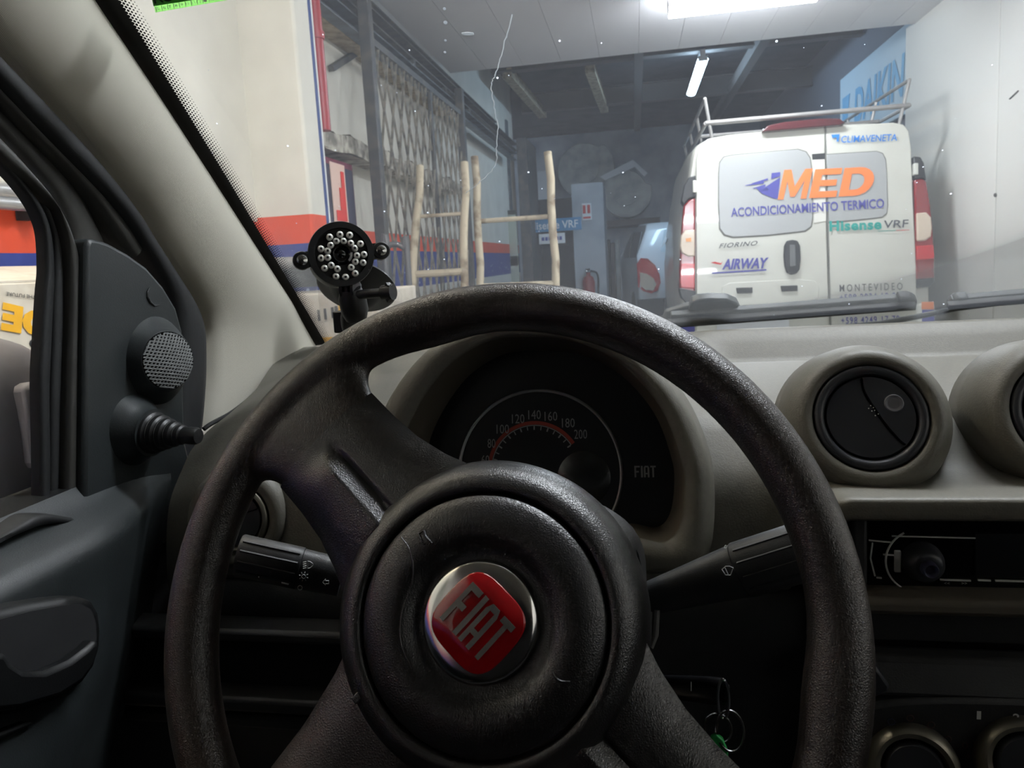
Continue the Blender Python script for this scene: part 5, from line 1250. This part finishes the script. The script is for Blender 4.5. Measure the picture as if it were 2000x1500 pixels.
# right: wipers
a, b_ = atY(1258, 1172, .478), atY(1585, 1072, .455)
t, surf, ax, up, fr_ = stalk('wiper_stalk', 'black wiper stalk right of the hub', a, b_, .0115, .0195, (.60,), None)
surf_n = fr_; surf_o = surf(.6, 0, .0012)
sym_on((1421, 1115), [(-11, -3), (-4, -9), (4, -9), (11, -6), (6, 8), (-4, 8)], .0003, True); sym_on((1421, 1115), [(-5, -6), (2, 9)], .0003)
surf_n = (fr_*.5+up*.86).normalized(); surf_o = surf(.58, 1.1, .0012)
sym_on((1417, 1068), [(-3, 2), (0, -3), (4, -2), (2, 3)], .0003, True)

# ================================================================== KEYS
mat('key_black', (18, 18, 20), .25); mat('key_steel', (190, 190, 188), .2, 1.0); mat('tag_green', (30, 150, 70), .4)
ky = thing('ignition_key', 'black headed key in the ignition with two rings', 'key', atY(1370, 1345, .47))
k0, k1 = atY(1270, 1338, .50), atY(1425, 1352, .45)
MB().loft([[p + V(0, -.006*s_*math.cos(q)*.8, .0098*s_*math.sin(q)) for q in [2*PI*i/20 for i in range(20)]] for p, s_ in ((k0, .8), (k0.lerp(k1, .3), .9), (k0.lerp(k1, .75), 1), (k0.lerp(k1, .93), .95), (k1, .5))]).build('key_head', 'key_black', ky, smooth=60)
MB().tube([atY(1350, 1332, .467), atY(1350, 1350, .462)], .0005, 6).build('key_seam', 'key_steel', ky)
def kring(cx_, cy_, rx, ry, Y, name='key_ring', th=.0009, tilt=0):
    c = atY(cx_, cy_, Y); MB().tube([c + V(rx*math.cos(q), tilt*math.sin(q), ry*math.sin(q)) for q in [2*PI*i/36 for i in range(36)]], th, 6, closed=True).build(name, 'key_steel', ky)
kring(1413, 1365, .0035, .0135, .447); kring(1402, 1424, .0085, .0085, .445, tilt=.003); kring(1426, 1428, .0085, .0115, .443, tilt=.004)
tg_ = MB().prism([atY(x, y, .440) for x, y in ((1388, 1442), (1400, 1436), (1413, 1446), (1422, 1468), (1424, 1500), (1420, 1540), (1400, 1540), (1396, 1490))], (0, .004, 0)).build('key_tag', 'tag_green', bevel=.001)
tag(tg_, 'green plastic tag hanging from the key ring', 'key tag')

# ================================================================== DASH CAMERA
mat('cam_black', (16, 16, 18), .45); mat('led_glass', (235, 235, 228), .12, .2, coat=.8); mat('led_dark', (40, 40, 42), .3); mat('lens_black', (6, 6, 8), .08, coat=1)
DC = atY(667, 496, .70); dn = (EYE-DC).normalized(); dn = (dn + V(.10, 0, .12)).normalized()
dx = V(0, 0, 1).cross(dn); dx = -dx if dx.x < 0 else dx; dx.normalize(); dy = dn.cross(dx); dy = -dy if dy.z < 0 else dy
DM = frame(DC, dx, dy)
pxm = .70*1.03/F_PX
dc = thing('dash_camera', 'round black infrared camera with a ring of small LEDs on a suction mount', 'camera', DC + V(0, .05, -.09))
Rb = 65*pxm
def dl_(prof, n=64): return MB().lathe(prof, (0, 0, 0), (0, 0, 1), n).xf(DM)
dl_([(Rb*.93, -.05), (Rb*.99, -.02), (Rb, -.001), (Rb*.985, .001), (Rb*.80, .001), (Rb*.78, -.003), (.0001, -.003)]).build('camera_body', 'cam_black', dc, smooth=40)
dl_([(Rb*.34, -.003), (Rb*.33, .001), (Rb*.26, .0015), (Rb*.22, -.001), (.0001, -.0015)]).build('lens', 'lens_black', dc, smooth=50)
dl_([(Rb*.12, -.0008), (Rb*.05, .0002), (.0001, .0005)], 24).build('lens_glass', 'lens_black', dc)
LED = [(644, 463), (664, 458), (683, 459), (657, 471), (671, 471), (685, 475), (704, 476), (646, 479), (627, 486), (693, 485), (640, 490), (627, 504), (640, 503), (697, 499), (711, 497), (647, 518), (694, 511), (709, 513), (634, 524), (659, 525), (686, 522), (656, 540), (675, 541), (694, 534)]
led0 = None
for (x, y) in LED:
    p = atP(x, y, DC, dn)
    o = MB().lathe([(.0036, -.003), (.0036, 0), (.0033, .0014), (.0022, .0024), (.0001, .0028)], p, dn, 14)
    l_ = o.build('led', 'led_glass', dc)
    MB().lathe([(.0014, .0026), (.0011, .0031), (.0001, .0032)], p, dn, 8).build('led_chip', 'led_dark', l_)
for (x, y) in ((590, 508), (745, 489)):
    p = atP(x, y, DC, dn)
    dirv = (p-DC).normalized()
    lug = MB().prism([p + (dx*math.cos(q)+dy*math.sin(q))*.0092 for q in [2*PI*i/24 for i in range(24)]], -dn*.012).build('screw_lug', 'cam_black', dc, bevel=.001)
    MB().bar(p-dirv*.010-dn*.006, p-dn*.006, .016, .011, dn).build('screw_arm', 'cam_black', dc)
    s_ = MB().lathe([(.0056, 0), (.0053, .0014), (.0032, .0024), (.0001, .0026)], p, dn, 18).build('screw', 'key_steel', lug)
    for ang in (.4, .4+PI/2):
        d = dx*math.cos(ang)+dy*math.sin(ang); MB().bar(p+dn*.0026-d*.0026, p+dn*.0026+d*.0026, .0008, .0004, dn).build('screw_slot', 'cam_black', s_)
# mount: suction cup on the glass, arm, thumb screw, ball
cup = ws(697, 560, -.004)
MB().lathe([(.055, .002), (.056, -.001), (.050, -.006), (.034, -.012), (.030, -.020), (.020, -.024), (.0001, -.024)], cup, WSN, 48).build('suction_cup', 'cam_black', dc, smooth=60)
j0 = atY(688, 588, .72); j1 = atY(700, 572, .715)
MB().tube([cup - WSN*.02, cup.lerp(j0, .5)+V(0, 0, -.006), j0], [.014, .012, .013], 16).build('mount_arm', 'cam_black', dc)
MB().lathe([(.0001, -.02), (.011, -.018), (.0145, -.008), (.0145, .006), (.011, .016), (.0001, .018)], atY(690, 592, .715), (0, -.3, 1), 24).build('ball_joint', 'cam_black', dc)
MB().tube([DC - dn*.04, atY(690, 560, .725), j0], .009, 12).build('mount_neck', 'cam_black', dc)
for dxx in (-.006, .0, .006): MB().prism([atY(680, 566, .71)+V(dxx, .0, 0) + V(0, .010*math.cos(q), .012*math.sin(q)) for q in [2*PI*i/16 for i in range(16)]], (.003, 0, 0)).build('hinge_plate', 'cam_black', dc)
s0, s1 = atY(694, 576, .708), atY(768, 570, .70)
MB().tube([s0, s0.lerp(s1, .7), s0.lerp(s1, .72), s1], [.0048, .0048, .0075, .0085], 12).build('thumb_screw', 'cam_black', dc)
for q in (0, 2*PI/3, 4*PI/3): MB().bar(s0.lerp(s1, .8), s0.lerp(s1, .8)+V(.006, .009*math.cos(q), .010*math.sin(q)), .005, .005).build('screw_wing', 'cam_black', dc)
MB().tube(spline([atY(690, 600, .72), atY(684, 625, .73), atY(690, 650, .74), atY(700, 690, .75)], 6), .0105, 12).build('mount_stem', 'cam_black', dc)
MB().box(atY(668, 628, .745), (.014, .018, .024)).build('clamp_block', 'cam_black', dc, bevel=.002)
mat('clip_yellow', (225, 180, 40), .5); MB().box(atY(676, 621, .733), (.003, .003, .012)).build('clip_mark', 'clip_yellow', dc)
# cable along the pillar foot
P = [(700, 680, 1.03), (640, 690, 1.02), (588, 703, .955), (548, 720, .885), (518, 748, .835), (488, 778, .785), (452, 806, .74), (412, 828, .70), (398, 838, .69)]
o = MB().tube(spline([atY(x, y, Y) for x, y, Y in P], 6), .0026, 8); tag(o.build('camera_cable', 'cam_black'), 'thin black camera cable running along the pillar foot', 'cable')
